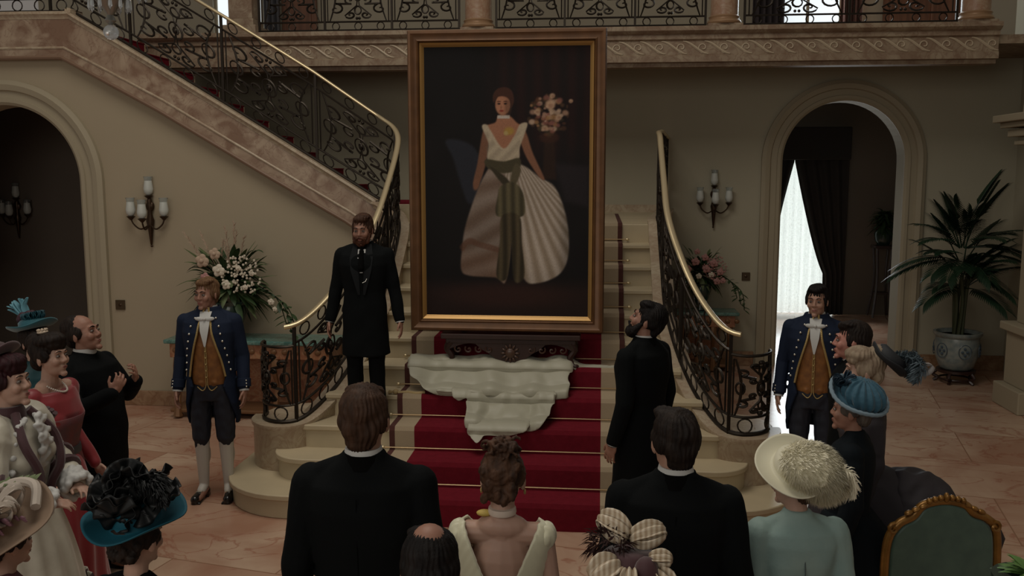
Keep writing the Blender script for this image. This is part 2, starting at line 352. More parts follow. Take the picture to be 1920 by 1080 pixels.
# ------------------------------------------------------------ main stair
CX=-.72
def mir(pts): return [(2*CX-x,y,z) for x,y,z in pts]
mb=MB()
def roundslab(x0,x1,yf,yb,r):  # outline with rounded front corners
    pts=[(x1,yb)]; 
    for i in range(10): a=i/9*PI/2; pts.append((x1-r+r*math.cos(a),yf+r-r*math.sin(a)))
    for i in range(10): a=PI/2-i/9*PI/2; pts.append((x0+r-r*math.cos(a),yf+r-r*math.sin(a)))
    pts.append((x0,yb)); return pts
stair=thing('stone_staircase','cream stone staircase with curved lowest step rising to the landing','staircase',(0,0,0))
def step(n,x0,x1,r=0,yb=None):
    yf=Y0+(n-1)*TR; z=n*RISE; yb=yb or yf+TR+.02
    b=MB(); 
    if r: b.prism(roundslab(x0+.02,x1-.02,yf+.02,yb,r),0,z-.03); b.prism(roundslab(x0,x1,yf,yb,r),z-.045,z)
    else: b.box(x0,x1,yf+.02,yb,(n-1)*RISE-.02 if n>1 else 0,z-.03); b.box(x0,x1,yf-.005,yb,z-.04,z)
    return b.build('step',STONE,stair,smooth=True,bevel=.008,angle=30)
step(1,-3.0,1.56,.62,8.3)
step(2,-2.62,1.18,.3,7.9)
step(3,-2.48,1.04,.12,7.8)
step(4,-2.3,.86); step(5,-2.15,.71); 
for n in range(6,11): step(n,CX-1.3,CX+1.3)
MB().add([],[]).prism([(CX-1.3,9.48),(CX+1.3,9.48),(.9,12.5),(-2.6,12.5),(-2.6,9.75)],0,LZ-.0).build('landing',STONE,stair,smooth=False,bevel=.008)
# curbs (stringers)
cl=[(-2.82,7.36,.57),(-2.80,7.22,.57),(-2.70,7.10,.57),(-2.56,7.07,.57),(-2.44,7.14,.59),(-2.33,7.34,.68),(-2.22,7.62,.84),(-2.12,7.95,1.08),(-2.05,8.3,1.37),(-2.04,8.7,1.66),(-2.04,9.2,1.97)]
clL=cl[:-1]+[(-2.05,9.1,1.94),(-2.08,9.32,2.10),(-2.18,9.52,2.22),(-2.34,9.62,2.32),(-2.53,9.65,2.43),(-4.0,9.65,3.33),(-5.64,9.65,4.30),(-5.82,9.65,4.35),(-7.8,9.65,4.35)]
clR=mir(cl)+[(.60,9.4,2.1),(.60,9.6,2.15),(.66,10.2,2.15),(.9,12.45,2.15)]
pL=cr(clL,8); pR=cr(clR,8)
def curb(path,kmax,name):
    mb=MB(); rings=[]
    for p,h,lat in frames(path[:kmax]):
        rings.append([p+lat*.085+Vector((0,0,-.05)),p+lat*.1+Vector((0,0,-.03)),p+lat*.1,p-lat*.1,p-lat*.1+Vector((0,0,-.03)),p-lat*.085+Vector((0,0,-.05)),Vector((*(p-lat*.085).xy,0)),Vector((*(p+lat*.085).xy,0))])
    mb.loft(rings); return mb.build(name,CAPM,stair,angle=50)
kL=8*13; curb(pL,kL,'curb'); curb(pR,len(pR),'curb')
for s in (-1,1):
    c0=(CX+s*1.80,7.42); poly=[(c0[0]+.34*math.cos(a*PI/16),c0[1]+.36*math.sin(a*PI/16)) for a in range(32)]
    b=MB(); b.prism(poly,0,.50); o=b.build('pedestal',ROSE,stair,angle=40)
    b=MB(); b.prism([((x-c0[0])*1.04+c0[0],(y-c0[1])*1.04+c0[1]) for x,y in poly],.50,.565); b.build('pedestal_cap',CAPM,stair,bevel=.012,angle=40)
# upper flight stringer
top=[(-2.14,2.10),(-2.34,2.28),(-2.53,2.40),(-4.0,3.30),(-5.64,4.28),(-5.82,4.34),(-7.9,4.34)]
bot=[(-7.9,3.85),(-5.84,3.85),(-4.77,3.28),(-3.6,2.59),(-2.72,2.09),(-2.3,1.8),(-2.1,1.66)]
st=struct(MB().prismY(top[::-1]+bot[::-1] if 0 else bot+top[:1]+top[1:] if 0 else (top+bot),9.56,9.74).build('trim_6',PINK,smooth=False),'brown veined marble stringer of the upper stair flight','stringer')
capath=cr([tuple(c) for c in clL[11:]],8)
b=MB(); sweep(b,capath,[(-.12,.0),(-.125,-.03),(-.10,-.05),(-.095,-.08),(.1,-.08),(.1,0)]); b.build('stringer_cap',CAPM,st,angle=50)
b=MB(); line=[(-7.9,3.97),(-5.80,3.97),(-4.72,3.41),(-3.55,2.72),(-2.67,2.21),(-2.3,1.96),(-2.1,1.84)]
b.tube([(x,9.565,z) for x,z in line],.016,8); b.build('stringer_bead',CAPM,st)
b=MB(); b.tube([(x,9.57,z+.02) for x,z in bot],.024,8); b.build('stringer_bead',P('dark_bead',(.2,.12,.075),.5),st)
# upper flight steps
ups=thing('upper_stair_flight','red carpeted upper stair flight climbing left behind the railing','stairs')
for k in range(1,12):
    x=-2.53-(k-1)*.3096; z=LZ+k*RISE; xe=x-.33 if k<11 else -9
    if k==1: x=-2.0
    MB().box(xe,x,9.74,11.04,z-RISE-.03 if k<11 else z-.1,z).build('step',STONE,ups,smooth=False,bevel=.006)
b=MB()
for k in range(1,12):
    x=-2.53-(k-1)*.3096; z=LZ+k*RISE; xe=x-.3096 if k<11 else -8.5
    if k==1: x=-2.0
    b.box(x,x+.012,9.75,10.98,z-RISE,z+.012); b.box(xe,x+.02,9.75,10.98,z,z+.012)
b.build('carpet_runner',RED,ups,smooth=False)
# carpet on main flight
def runner(x0,x1,mat,name,par,th=.012,yend=11.6):
    mb=MB(); prof=[]
    yf=Y0
    for n in range(1,12):
        y=Y0+(n-1)*TR; z=(n-1)*RISE
        prof+= [(y-.005-th,z+th if n>1 else 0.0),(y-.008-th,z+RISE-.02),(y-.003-th*.5,z+RISE+th)]
    prof.append((yend,LZ+th)); low=[(yend,LZ-.02)]+[(Y0+.1+(n-1)*TR,(n-1)*RISE) for n in range(11,0,-1)]
    out=prof+[(yend,LZ-.02)]
    # build as ribbon with thickness
    for a,b_ in zip(prof[:-1],prof[1:]):
        pass
    k=len(prof); mb.add([(x0,y,z) for y,z in prof]+[(x1,y,z) for y,z in prof],[(i,i+1,i+1+k,i+k) for i in range(k-1)])
    o=mb.build(name,mat,par,smooth=False,solid=.008); return o
cp=thing('stair_carpet','crimson stair carpet with beige borders and thin maroon edges','carpet')
runner(CX-.75,CX+.75,RED,'carpet_field',cp)
for s in (-1,1):
    a,b_=sorted((CX+s*.75,CX+s*.91)); runner(a,b_,BEI,'carpet_border',cp)
    a,b_=sorted((CX+s*.91,CX+s*.955)); runner(a,b_,MAR,'carpet_edge',cp)
rodm=None
for n in range(1,11):
    y=Y0+n*TR-.035; z=n*RISE+.035
    t=thing('stair_rod','', 'stair rod',(CX,y,z),0,'brass rods across the stair carpet')
    t['label']='thin brass stair rod across the crimson carpet at the back of the %s step up'%('lowest','second','third','fourth','fifth','sixth','seventh','eighth','ninth','tenth')[n-1]
    if n==1:
        r=MB(); r.tube([(-1.0,0,0),(1.0,0,0)],.0065,8); rm=r.build('rod',BRASSR,t).data
        q=MB()
        q.ell((0,0,0),(.02,.013,.013)); q.cap((.0,0,0),(.0,.02,0),.006,.006); fm=q.mesh('finial'); fm.materials.append(BRASS)
    else:
        o=bpy.data.objects.new('rod',rm); COL.objects.link(o); o.parent=t
    for s in (-1,1): o=bpy.data.objects.new('finial',fm); COL.objects.link(o); o.parent=t; o.location=(s*1.01,0,0)
# ------------------------------------------------------------ wrought iron
def spiral(c,R,turns,a0,dr,n=16,rmin=.12):
    return [(c[0]+R*(rmin+(1-rmin)*k/n)*math.cos(a0+dr*turns*2*PI*(1-k/n)*-1),c[1]+R*(rmin+(1-rmin)*k/n)*math.sin(a0+dr*turns*2*PI*(1-k/n)*-1)) for k in range(n+1)]
def circ(c,rx,ry=None,n=14): ry=ry or rx; return [(c[0]+rx*math.cos(2*PI*k/n),c[1]+ry*math.sin(2*PI*k/n)) for k in range(n+1)]
def scrollS(A,B,RA,RB,aA,aB,dA,dB,turns=1.1):
    p=spiral(A,RA,turns,aA,dA)+spiral(B,RB,turns,aB,dB)[::-1]
    return p
def panel_curves(w,h):   # curves in a w x h box, origin at its centre
    c=[]
    for sx in (-1,1):
        for sy in (-1,1):
            A=(sx*w*.34,sy*h*.30); B=(sx*w*.13,sy*h*.30)
            R=min(w*.12,h*.16)
            aA=PI/2 if sy>0 else -PI/2
            c.append([(sx*p,q) for p,q in scrollS((w*.34,sy*h*.28),(w*.13,sy*h*.12),R,R*.75,-sy*PI*.5,sy*PI*.6,sy,sy)])
            c.append([(sx*p,q) for p,q in spiral((w*.12,sy*h*.38),R*.7,1.2,sy*0.2,-sy)]+[(sx*w*.02,sy*h*.22),(0,sy*h*.05)])
        c.append(circ((sx*w*.36,0),w*.07,h*.10)); 
        c.append([(sx*w*.47,-h*.5),(sx*w*.47,h*.5)])
        c.append([(sx*(w*.44-.1*w*math.sin(PI*k/12)),h*(-.5+k/12)) for k in range(13)])
    c.append(circ((0,0),w*.075,h*.13)); c.append(circ((0,0),w*.03,h*.05,8))
    c.append(circ((0,h*.30),w*.05,h*.07,10)); c.append(circ((0,-h*.30),w*.05,h*.07,10))
    return c
def balustrade(t,path,rail_h,s_posts,rail_from=0,low=None,bottom=True,iron=IRON,railmat=BRASS,gap=.15,rr=.026,brtube=.0105,ring=.22,post_w=.013):
    # arc length table
    S=[0]
    for a,b_ in zip(path[:-1],path[1:]): S.append(S[-1]+math.hypot(b_.x-a.x,b_.y-a.y))
    def at(s,tt,off=0):
        s=min(max(s,0),S[-1]-1e-6); import bisect
        i=min(bisect.bisect_right(S,s)-1,len(path)-2); u=(s-S[i])/max(S[i+1]-S[i],1e-9); p=path[i].lerp(path[i+1],u); return Vector((p.x,p.y,p.z+tt))
    H=rail_h if callable(rail_h) else (lambda s:rail_h)
    mb=MB(); n=int((S[-1]-rail_from)/.05)+2
    ss=[rail_from+(S[-1]-rail_from)*i/(n-1) for i in range(n)]
    rail=[at(s,H(s)) for s in ss]
    sec=[(math.cos(a*PI/5)*rr*1.15,math.sin(a*PI/5)*rr*.8) for a in range(10)]
    sweep(mb,rail,sec); mb.build('handrail',railmat,t,angle=60)
    def line(off,s0,s1,r,name): 
        m=MB(); k=max(2,int((s1-s0)/.06)+1); m.tube([at(s0+(s1-s0)*i/(k-1),off(s0+(s1-s0)*i/(k-1))) for i in range(k)],r,6); m.build(name,iron,t)
    if bottom: line(lambda s:.015,0,S[-1],.017,'bottom_rail')
    line(lambda s:gap,0,S[-1],.011,'lower_rail')
    line(lambda s:H(s)-.15,s_posts[1] if low else rail_from,S[-1],.011,'upper_rail')
    for i,sp in enumerate(s_posts):
        h=H(sp) if not(low and i==0) else low
        m=MB(); a=at(sp,0); m.box(a.x-post_w,a.x+post_w,a.y-post_w,a.y+post_w,a.z,a.z+h); m.build('post',iron,t,smooth=False)
    for i in range(len(s_posts)-1):
        a,b_=s_posts[i],s_posts[i+1]; w=b_-a-.03; cm=(a+b_)/2
        m=MB(); top=(low if (low and i==0) else None)
        lo=gap; 
        def mp(u,v,off=0):
            s=cm+u; hi=(top-.03 if top else H(s)-.15); return at(s,lo+(hi-lo)*(v+.5))
        for c in panel_curves(w,1.0):
            pts=[mp(u,v) for u,v in c]; m.tube(pts,[brtube*(.75+.5*math.sin(PI*k/(len(pts)-1))) for k in range(len(pts))],5)
        for sg in (-1,1):
            for v in (-.44,.44): m.ell(mp(sg*w*.02,v),.018,n=8,m=6)
        m.ell(mp(0,.0),(.028,.028,.035),n=8,m=6)
        nr=max(1,int(round(w/ring)))
        for k in range(nr):
            s=a+(b_-a)*(k+.5)/nr
            for base,rad in ([((.015+gap)/2,(gap-.015)/2*.85)]+([] if top else [(H(s)-.075,.05)])):
                m.tube([at(s+rad*math.cos(q*PI/6),base+rad*math.sin(q*PI/6)) for q in range(13)],.007,5)
        m.build('scroll_panel',iron,t)
    if low:
        line(lambda s:low,s_posts[0],s_posts[1],.012,'upper_rail')
    return S,at
bl=thing('iron_balustrade','left wrought iron scroll balustrade with brass handrail climbing the upper flight','balustrade')
def totlen(p): return sum(math.hypot(b_.x-a.x,b_.y-a.y) for a,b_ in zip(p[:-1],p[1:]))
HR=lambda s: .80+.09*min(1,max(0,(s-.4)/1.0))+.05*min(1,max(0,(s-3.2)/.8))
TL=totlen(pL); posts=[0.02,.54,1.35,2.15,3.0]; x=3.98
while x<TL-.2: posts.append(x); x+=1.02
balustrade(bl,pL,HR,posts,rail_from=.46,low=.64)
br_=thing('iron_balustrade','right wrought iron scroll balustrade with brass handrail curling outward at its foot','balustrade')
TR_=totlen(pR); balustrade(br_,pR,HR,[0.02,.54,1.35,2.15,3.0,4.0,5.0,TR_-.05],rail_from=.46,low=.64)
def rail_straight(x0,x1,label,n):
    t=thing('balcony_railing',label,'railing'); p=[Vector((x0+(x1-x0)*i/20,11.12,4.33)) for i in range(21)]
    balustrade(t,p,.95,[x0*0+(x1-x0)*i/n+(.01 if i==0 else -.01 if i==n else 0) for i in range(n+1)],gap=.12,ring=.3,rr=.03,railmat=BRASS)
rail_straight(-4.2,-1.7,'balcony railing left of the painting, between pier and column',3)
rail_straight(-1.27,1.22,'balcony railing above the painting, between two columns',3)
rail_straight(1.65,4.05,'balcony railing at the right, in front of the bright window',2)
# ------------------------------------------------------------ painting
def srgb(c): 
    c=np.asarray(c,float)/255; return np.where(c<=.04045,c/12.92,((c+.055)/1.055)**2.4)
pt=thing('framed_portrait','huge gold framed full length portrait of a woman in a white gown with green sash','painting',(-.785,7.70,1.27),0)
PWd,PHt=1.66,2.53; FWd=.135
prof=[(0,0),(0,-.06),(.012,-.085),(.03,-.09),(.05,-.075),(.075,-.07),(.088,-.08),(.095,-.07),(.10,-.045)]
def frame(mb,w,h,prof):
    rings=[]
    for cx_,cz_,sx,sz in ((-w/2,0,1,1),(w/2,0,-1,1),(w/2,h,-1,-1),(-w/2,h,1,-1)): rings.append([(cx_+sx*u,v,cz_+sz*u) for u,v in prof])
    rings.append(rings[0]); mb.loft(rings,caps=False,closed=False); return mb
FRM=P('bronze_brown_frame',(.15,.068,.026),.5,.2,var=.25,vscale=9)
GILT=P('gilt_liner',(.40,.23,.075),.4,.5)
b=MB(); frame(b,PWd,PHt,prof); b.box(-PWd/2+.005,PWd/2-.005,-.01,.03,.005,PHt-.005); b.build('frame',FRM,pt,angle=30)
b=MB(); 
rings=[]
pr2=[(.098,-.045),(.104,-.062),(.115,-.055),(.128,-.035),(.140,-.026)]
frame(b,PWd,PHt,pr2); b.build('gilt_liner',GILT,pt,angle=30)
cw,ch=PWd-.27,PHt-.27; nu,nv=240,390
gx,gy=np.meshgrid(np.linspace(797,1105,nu+1),np.linspace(588,86,nv+1))
rng=np.random.RandomState(3)
def smooth_noise(sx,sy,seed):
    r=np.random.RandomState(seed); a=r.rand(sy+2,sx+2); u=(gx-790)/330*sx; v=(gy-80)/520*sy; i=np.clip(u.astype(int),0,sx);j=np.clip(v.astype(int),0,sy); fu=u-i;fv=v-j
    fu=fu*fu*(3-2*fu);fv=fv*fv*(3-2*fv); return a[j,i]*(1-fu)*(1-fv)+a[j,i+1]*fu*(1-fv)+a[j+1,i]*(1-fu)*fv+a[j+1,i+1]*fu*fv
img=np.zeros(gx.shape+(3,)); img[:]=(22,20,20)
def mixin(mask,c): 
    global img; c=np.asarray(c,float); img=img*(1-mask[...,None])+ (c if c.ndim==3 else c[None,None,:])*mask[...,None]
def sm(x,a,b_): t=np.clip((x-a)/(b_-a),0,1); return t*t*(3-2*t)
def pmask(poly,soft=1.5):
    P_=np.array(poly,float); d=np.full(gx.shape,1e9); ins=np.zeros(gx.shape,bool); n=len(P_)
    for i in range(n):
        a=P_[i];b_=P_[(i+1)%n]; e=b_-a; w0=gx-a[0];w1=gy-a[1]; t=np.clip((w0*e[0]+w1*e[1])/(e@e+1e-9),0,1)
        d=np.minimum(d,np.hypot(w0-e[0]*t,w1-e[1]*t)); 
        if a[1]!=b_[1]: ins^=((a[1]>gy)!=(b_[1]>gy))&(gx<(b_[0]-a[0])*(gy-a[1])/(b_[1]-a[1])+a[0])
    return 1-sm(np.where(ins,-d,d),-soft,soft)
def emask(cx,cy,rx,ry,soft=.15,rot=0):
    c,s=math.cos(rot),math.sin(rot); u=(gx-cx)*c+(gy-cy)*s; v=-(gx-cx)*s+(gy-cy)*c; return 1-sm(np.hypot(u/rx,v/ry),1-soft,1+soft)
def sp(poly,k=6): return [(p.x,p.y) for p in cr([(a,b_,0) for a,b_ in poly],k,True)]
img*= (1+.25*smooth_noise(5,8,1)-.12)[...,None]
mixin(sm(gx,890,960)*(1-sm(gy,240,330))*.55*(.4+.6*(np.sin(gx/5+2*smooth_noise(4,3,2))*.5+.5)),(46,24,22))
mixin(sm(gy,505,545)*.85,(40,28,25)); mixin(emask(950,548,110,22,.6)*.5,(62,38,32))
mixin(pmask(sp([(836,258),(862,256),(890,270),(903,300),(905,350),(880,375),(862,330),(850,290)]),4)*.8,(42,44,52))
mixin(pmask([(1040,300),(1105,305),(1105,380),(1060,370)],8)*.35,(60,52,58))
mixin(pmask([(1022,245),(1040,245),(1044,330),(1018,330)],4)*.7,(50,34,26))
mixin(emask(1030,252,18,10,.3)*.8,(58,36,28))
# dress skirt
left=sp([(925,300),(905,330),(888,370),(872,420),(866,460),(864,500),(880,512),(930,515),(950,520),(962,420),(960,330),(945,300)])
right=sp([(950,298),(985,305),(1012,325),(1040,342),(1058,380),(1068,430),(1066,480),(1048,510),(1010,525),(985,518),(968,460),(955,380)])
mL=pmask(left,2.5); mR=pmask(right,2.5)
fold=np.sin(gy/7+ (gx-900)/16+3*smooth_noise(4,6,4))*.5+.5
cL=np.stack([140-26*fold,124-30*fold,112-32*fold],-1)*(.72+.45*smooth_noise(3,6,5))[...,None]; low=sm(gy,450,480)[...,None]; cL=cL*(1-low*.25)+np.array([118,82,62])*low*.25
mixin(mL,cL)
ang=(gx-958)/(np.maximum(gy-270,20))*12; f2=np.sin(ang*4.6+smooth_noise(4,5,7)*3)*.5+.5
cR=np.stack([160-34*f2,148-36*f2,136-40*f2],-1)*(.80+.3*smooth_noise(3,4,8))[...,None]*(1-.25*sm(gx,1040,1072))[...,None]
mixin(mR,cR)
mixin(pmask(sp([(862,455),(880,440),(900,447),(930,455),(955,470),(930,466),(900,458),(880,452),(868,465)]),2)*.6,(88,58,44))
# arms
SK=np.array([150,104,80])
mixin(pmask(sp([(907,240),(918,240),(914,290),(903,330),(893,343),(888,335),(896,300)]),2),SK*.72)
mixin(pmask(sp([(975,238),(987,242),(1000,280),(1018,318),(1022,330),(1012,325),(990,292),(978,262)]),2),SK*.8)
mixin(emask(894,338,6,12,.3,.2),SK*.75)
# neck, chest
mixin(pmask(sp([(936,212),(956,212),(972,226),(985,232),(975,250),(946,278),(920,255),(912,232),(930,224)]),2),SK*.95)
# bodice
mixin(pmask(sp([(905,232),(914,228),(922,240),(945,272),(965,250),(976,228),(990,226),(985,245),(976,270),(970,296),(918,296),(917,262)]),2),(164,150,128))
f3=np.sin((gx+gy)/4)*.5+.5
mixin(pmask(sp([(912,240),(945,276),(975,240),(968,295),(920,295)]),2)*f3*.35,(110,98,84))
mixin(emask(956,240,9,7,.5),(150,120,60)); mixin(emask(950,244,4,4,.5),(160,140,90))
mixin(pmask([(934,211),(957,211),(957,217),(934,217)],1),(170,160,150))
# head
mixin(emask(944,192,14,19,.12),SK*.98); mixin(emask(939,190,7,15,.5)*.35,SK*1.15); mixin(emask(954,196,6,15,.5)*.5,SK*.6)
mixin(pmask(sp([(927,188),(926,174),(934,163),(949,160),(961,167),(965,184),(960,197),(958,184),(947,177),(934,178)]),1.5),(64,40,32))
for ex in (937,949): mixin(emask(ex,190,3,1.6,.4),(40,26,22)); mixin(emask(ex,186,4,1.1,.4)*.7,(60,36,28))
mixin(emask(942,203,4,1.8,.4),(120,52,44)); mixin(emask(941,197,1.6,4,.5)*.4,(100,62,48))
# sash
G=(66,60,44)
mixin(pmask(sp([(912,292),(945,296),(975,290),(974,310),(944,318),(915,308)]),2),G)
mixin(pmask(sp([(920,306),(950,326),(962,345),(945,340)]),2),(54,48,36))
mixin(pmask(sp([(968,300),(978,312),(968,340),(958,345),(960,320)]),2),(80,72,54))
fs=(np.sin(gx/2.6+smooth_noise(4,4,9)*3)*.5+.5)[...,None]
mixin(pmask(sp([(940,342),(965,335),(982,355),(986,390),(976,400),(960,396),(940,400),(930,392),(934,362)]),2),np.array([92,84,62])*(1-.35*fs))
mixin(pmask(sp([(942,398),(975,398),(980,450),(985,512),(965,520),(960,450),(952,515),(932,512),(938,450)]),2),np.array([78,68,50])*(1-.4*fs))
# bouquet
r=np.random.RandomState(5)
for i in range(70):
    a=r.rand()*6.28; q=r.rand()**.6; x_=1030+38*q*math.cos(a); y_=212+36*q*math.sin(a); mixin(emask(x_,y_,2+4*r.rand(),2+3*r.rand(),.5)*.6,(60+30*r.rand(),56,40))
for i in range(60):
    a=r.rand()*6.28; q=r.rand()**.7; x_=1028+36*q*math.cos(a); y_=210+32*q*math.sin(a); s=2.2+3.6*r.rand(); c=[(150,118,98),(165,140,118),(120,78,68),(140,104,70)][r.randint(4)]; mixin(emask(x_,y_,s,s*.85,.5)*.8,c)
for x_,y_,s in ((1032,193,9),(1048,215,6),(1008,205,6),(1036,176,5),(1070,186,4),(1022,235,6)): mixin(emask(x_,y_,s,s*.9,.4)*.85,(168,138,112)); mixin(emask(x_+1,y_+1,s*.5,s*.4,.5)*.4,(120,80,62))
img*= (1+.10*(rng.rand(*gx.shape)-.5))[...,None]
b=MB(); b.grid(lambda u,v:(-cw/2+cw*u,0,ch*v),nu,nv)
o=b.build('canvas',VC('oil_paint',.65),pt,smooth=False); o.location=(0,-.03,.135)
lin=srgb(np.clip(img*1.05,0,255)); col=np.ones((lin.shape[0]*lin.shape[1],4),np.float32); col[:,:3]=lin.reshape(-1,3)
# bmesh normal recalculation keeps vertex order
at_=o.data.color_attributes.new('Col','FLOAT_COLOR','POINT'); at_.data.foreach_set('color',col.ravel())
# carved stand
DW=P('dark_carved_wood',(.035,.014,.010),.4,var=.3)
es=thing('carved_display_stand','dark carved wooden stand with rosette apron holding up the portrait','stand',(-.75,7.70,.965))
b=MB(); b.box(-.60,.60,-.1,.22,.24,.285); b.box(-.56,.56,-.08,.2,.20,.24); b.build('top_rail',DW,es,smooth=False,bevel=.006)
b=MB(); ap=[(-.55,.22)]+[(x,.12-.05*math.cos(x*9)+(-.07*math.exp(-(x/.14)**2))+(.03 if abs(x)>.3 else 0)) for x in [i*.05-.55 for i in range(23)]]+[(.55,.22)]
b.prismY(ap,-.07,-.04); b.build('apron',DW,es,smooth=False)
b=MB(); b.ell((0,-.075,.12),(.045,.02,.045))
for k in range(12): a=k*PI/6; b.ell((.06*math.cos(a),-.075,.12+.06*math.sin(a)),(.024,.014,.011),Matrix.Rotation(-a,3,'Y'),8,6)
b.build('rosette',P('rosette_wood',(.07,.035,.022),.35),es)
b=MB()
for s in (-1,1):
    for k in range(4): b.tube([(s*(.18+k*.09+.035*q*math.cos(q*7)),-.075,.15+.035*q*math.sin(q*7)) for q in [i/14 for i in range(15)]],.008,5)
b.build('scroll_carving',P('carving_wood',(.055,.026,.018),.35),es)
for sx in (-1,1):
    for y,dz in ((-.05,0),(.16,.0)):
        m=MB(); m.tube(cr([(sx*.52,y,.21),(sx*.55,y,.15),(sx*.51,y,.08),(sx*.535,y,.03),(sx*.56,y-.0,.012)],5),[.035-.02*k/20 for k in range(21)],8)
        m.ell((sx*.56,y,.015),(.03,.03,.015)); m.build('leg',DW,es)
b=MB(); b.box(-.45,-.41,.12,.16,.2,1.9); b.box(.41,.45,.12,.16,.2,1.9); b.box(-.45,.45,.12,.15,1.5,1.55); b.build('back_support',DW,es,smooth=False)
# fallen cloth
CLO=P('ivory_satin',(.34,.325,.245),.5,sheen=.15,bump=.15,bscale=14)
def prof_z(y):
    n=(y-Y0)/TR; k=math.floor(n)+1; f=n-math.floor(n); base=k*RISE
    w=sm_(f,.0,.12); lo=(k-1)*RISE; st=lo+(base-lo)*(1 if f>.12 else w)
    return max(st,nose(y)-.075,base*0+((k)*RISE if f<.02 else 0))
def sm_(x,a,b_): t=min(1,max(0,(x-a)/(b_-a))); return t*t*(3-2*t)
def inpoly(x,y,p):
    c=False
    for i in range(len(p)):
        (x1,y1),(x2,y2)=p[i],p[i-1]
        if (y1>y)!=(y2>y) and x<(x2-x1)*(y-y1)/(y2-y1)+x1: c=not c
    return c
def clothmesh(x0,x1,y0,y1,outline,hfun,nx,ny):
    # sheet following the stair profile; vertices outside the outline are trimmed
    prof=[]; K=400
    for k in range(K+1):
        y=y0+(y1-y0)*k/K; prof.append((y,prof_z(y)))
    S=[0]
    for a,b_ in zip(prof[:-1],prof[1:]): S.append(S[-1]+math.hypot(b_[0]-a[0],b_[1]-a[1]))
    def atS(s):
        import bisect
        i=min(bisect.bisect_right(S,s)-1,K-1); u=(s-S[i])/max(1e-9,S[i+1]-S[i]); return (prof[i][0]+(prof[i+1][0]-prof[i][0])*u,prof[i][1]+(prof[i+1][1]-prof[i][1])*u)
    bm=bmesh.new(); vg={}
    for j in range(ny+1):
        for i in range(nx+1):
            u,v=i/nx,j/ny
            if not inpoly(u,v,outline): continue
            y,z=atS(S[-1]*v); y2,z2=atS(min(S[-1],S[-1]*v+.06)); y3,z3=atS(max(0,S[-1]*v-.06))
            t=Vector((0,y2-y3,z2-z3)).normalized(); nrm=Vector((0,-t.z,t.y)); h=hfun(u,v)
            x=x0+(x1-x0)*u+.02*noise.noise(Vector((u*5,v*9,2)))
            vg[i,j]=bm.verts.new(Vector((x,y,z))+nrm*h+Vector((0,0,.012)))
    for (i,j),v in vg.items():
        q=[(i,j),(i+1,j),(i+1,j+1),(i,j+1)]
        if all(k in vg for k in q): bm.faces.new([vg[k] for k in q])
    for v in [v for v in bm.verts if not v.link_faces]: bm.verts.remove(v)
    edge_relax(bm,10); me=bpy.data.meshes.new('cloth'); bmesh.ops.recalc_face_normals(bm,faces=bm.faces); bm.to_mesh(me); bm.free(); return me
def folds(u,v,s=1):
    n=noise.noise(Vector((u*5,v*2.6,s))); m=noise.noise(Vector((u*8+1.5*n,v*4+2*n,s+3)))
    return .045+.045*n+.022*(1-min(1,abs(m)*3))+.010*math.sin(u*17+5*n+v*4)
tb=thing('fallen_dust_sheet','crumpled ivory satin cover fallen over the red stair carpet below the portrait','cloth',(0,0,0))
ol=[(.01,.62),(-.01,.85),(.03,1.01),(.78,1.01),(.86,.98),(.95,.93),(1.0,.98),(1.01,.88),(.95,.82),(.86,.76),(.79,.74),(.765,.45),(.775,.0),(.62,-.01),(.38,.03),(.2,.10),(.10,.2),(.03,.35)]
def drapefold(u,v): 
    n=noise.noise(Vector((u*5,v*1.2,1))); m=noise.noise(Vector((u*11+n,v*1.6,4)))
    return .062+.035*n+.022*m+.03*(1-sm_(u,.06,.16))+.012*math.sin(u*34+2*v)
me=clothmesh(-1.65,.20,7.35,7.74,ol,lambda u,v:drapefold(u,v)*(1-.65*sm_(u,.76,.84))+.03*math.sin(PI*v),150,60)
o=link('upper_heap',me,CLO,tb,True,angle=180,solid=.006); md=o.modifiers.new('s','SUBSURF'); md.levels=1; md.render_levels=1
ol2=[(.0,1.0),(.02,.86),(.12,.80),(.20,.72),(.27,.78),(.265,.5),(.29,.25),(.33,.05),(.40,-.02),(.44,.10),(.62,.12),(.80,.22),(.92,.42),(.985,.7),(1.0,1.0),(.5,1.03)]
def lobe(u,v):
    n=noise.noise(Vector((u*4,v*3,8))); rim=sm_(max(abs(u-.61)/.30,(0.62-v)/.42),.55,.85)
    return .052+.020*n+.040*rim+.012*noise.noise(Vector((u*12,v*8,3)))+.02*(1-sm_(u,.2,.32))
me=clothmesh(-1.34,-.33,6.92,7.40,ol2,lobe,130,80)
o=link('lower_fall',me,CLO,tb,True,angle=180,solid=.006); md=o.modifiers.new('s','SUBSURF'); md.levels=1; md.render_levels=1
b=MB(); rp=cr([(-1.45,7.38,.785),(-1.52,7.36,.78),(-1.60,7.39,.78),(-1.68,7.37,.78)],6)
b.tube(rp,.014,8); b.ell((-1.70,7.38,.785),(.026,.026,.022)); 
for k in range(12): a=k*PI/6; b.tube([(-1.71,7.38,.785),(-1.76,7.38+.025*math.cos(a),.78+.014*math.sin(a))],.005,5)
tag(b.build('tasselled_cord',P('straw_gold_cord',(.36,.26,.12),.7)),'straw coloured tasselled cord lying on the step left of the ivory cloth','cord')
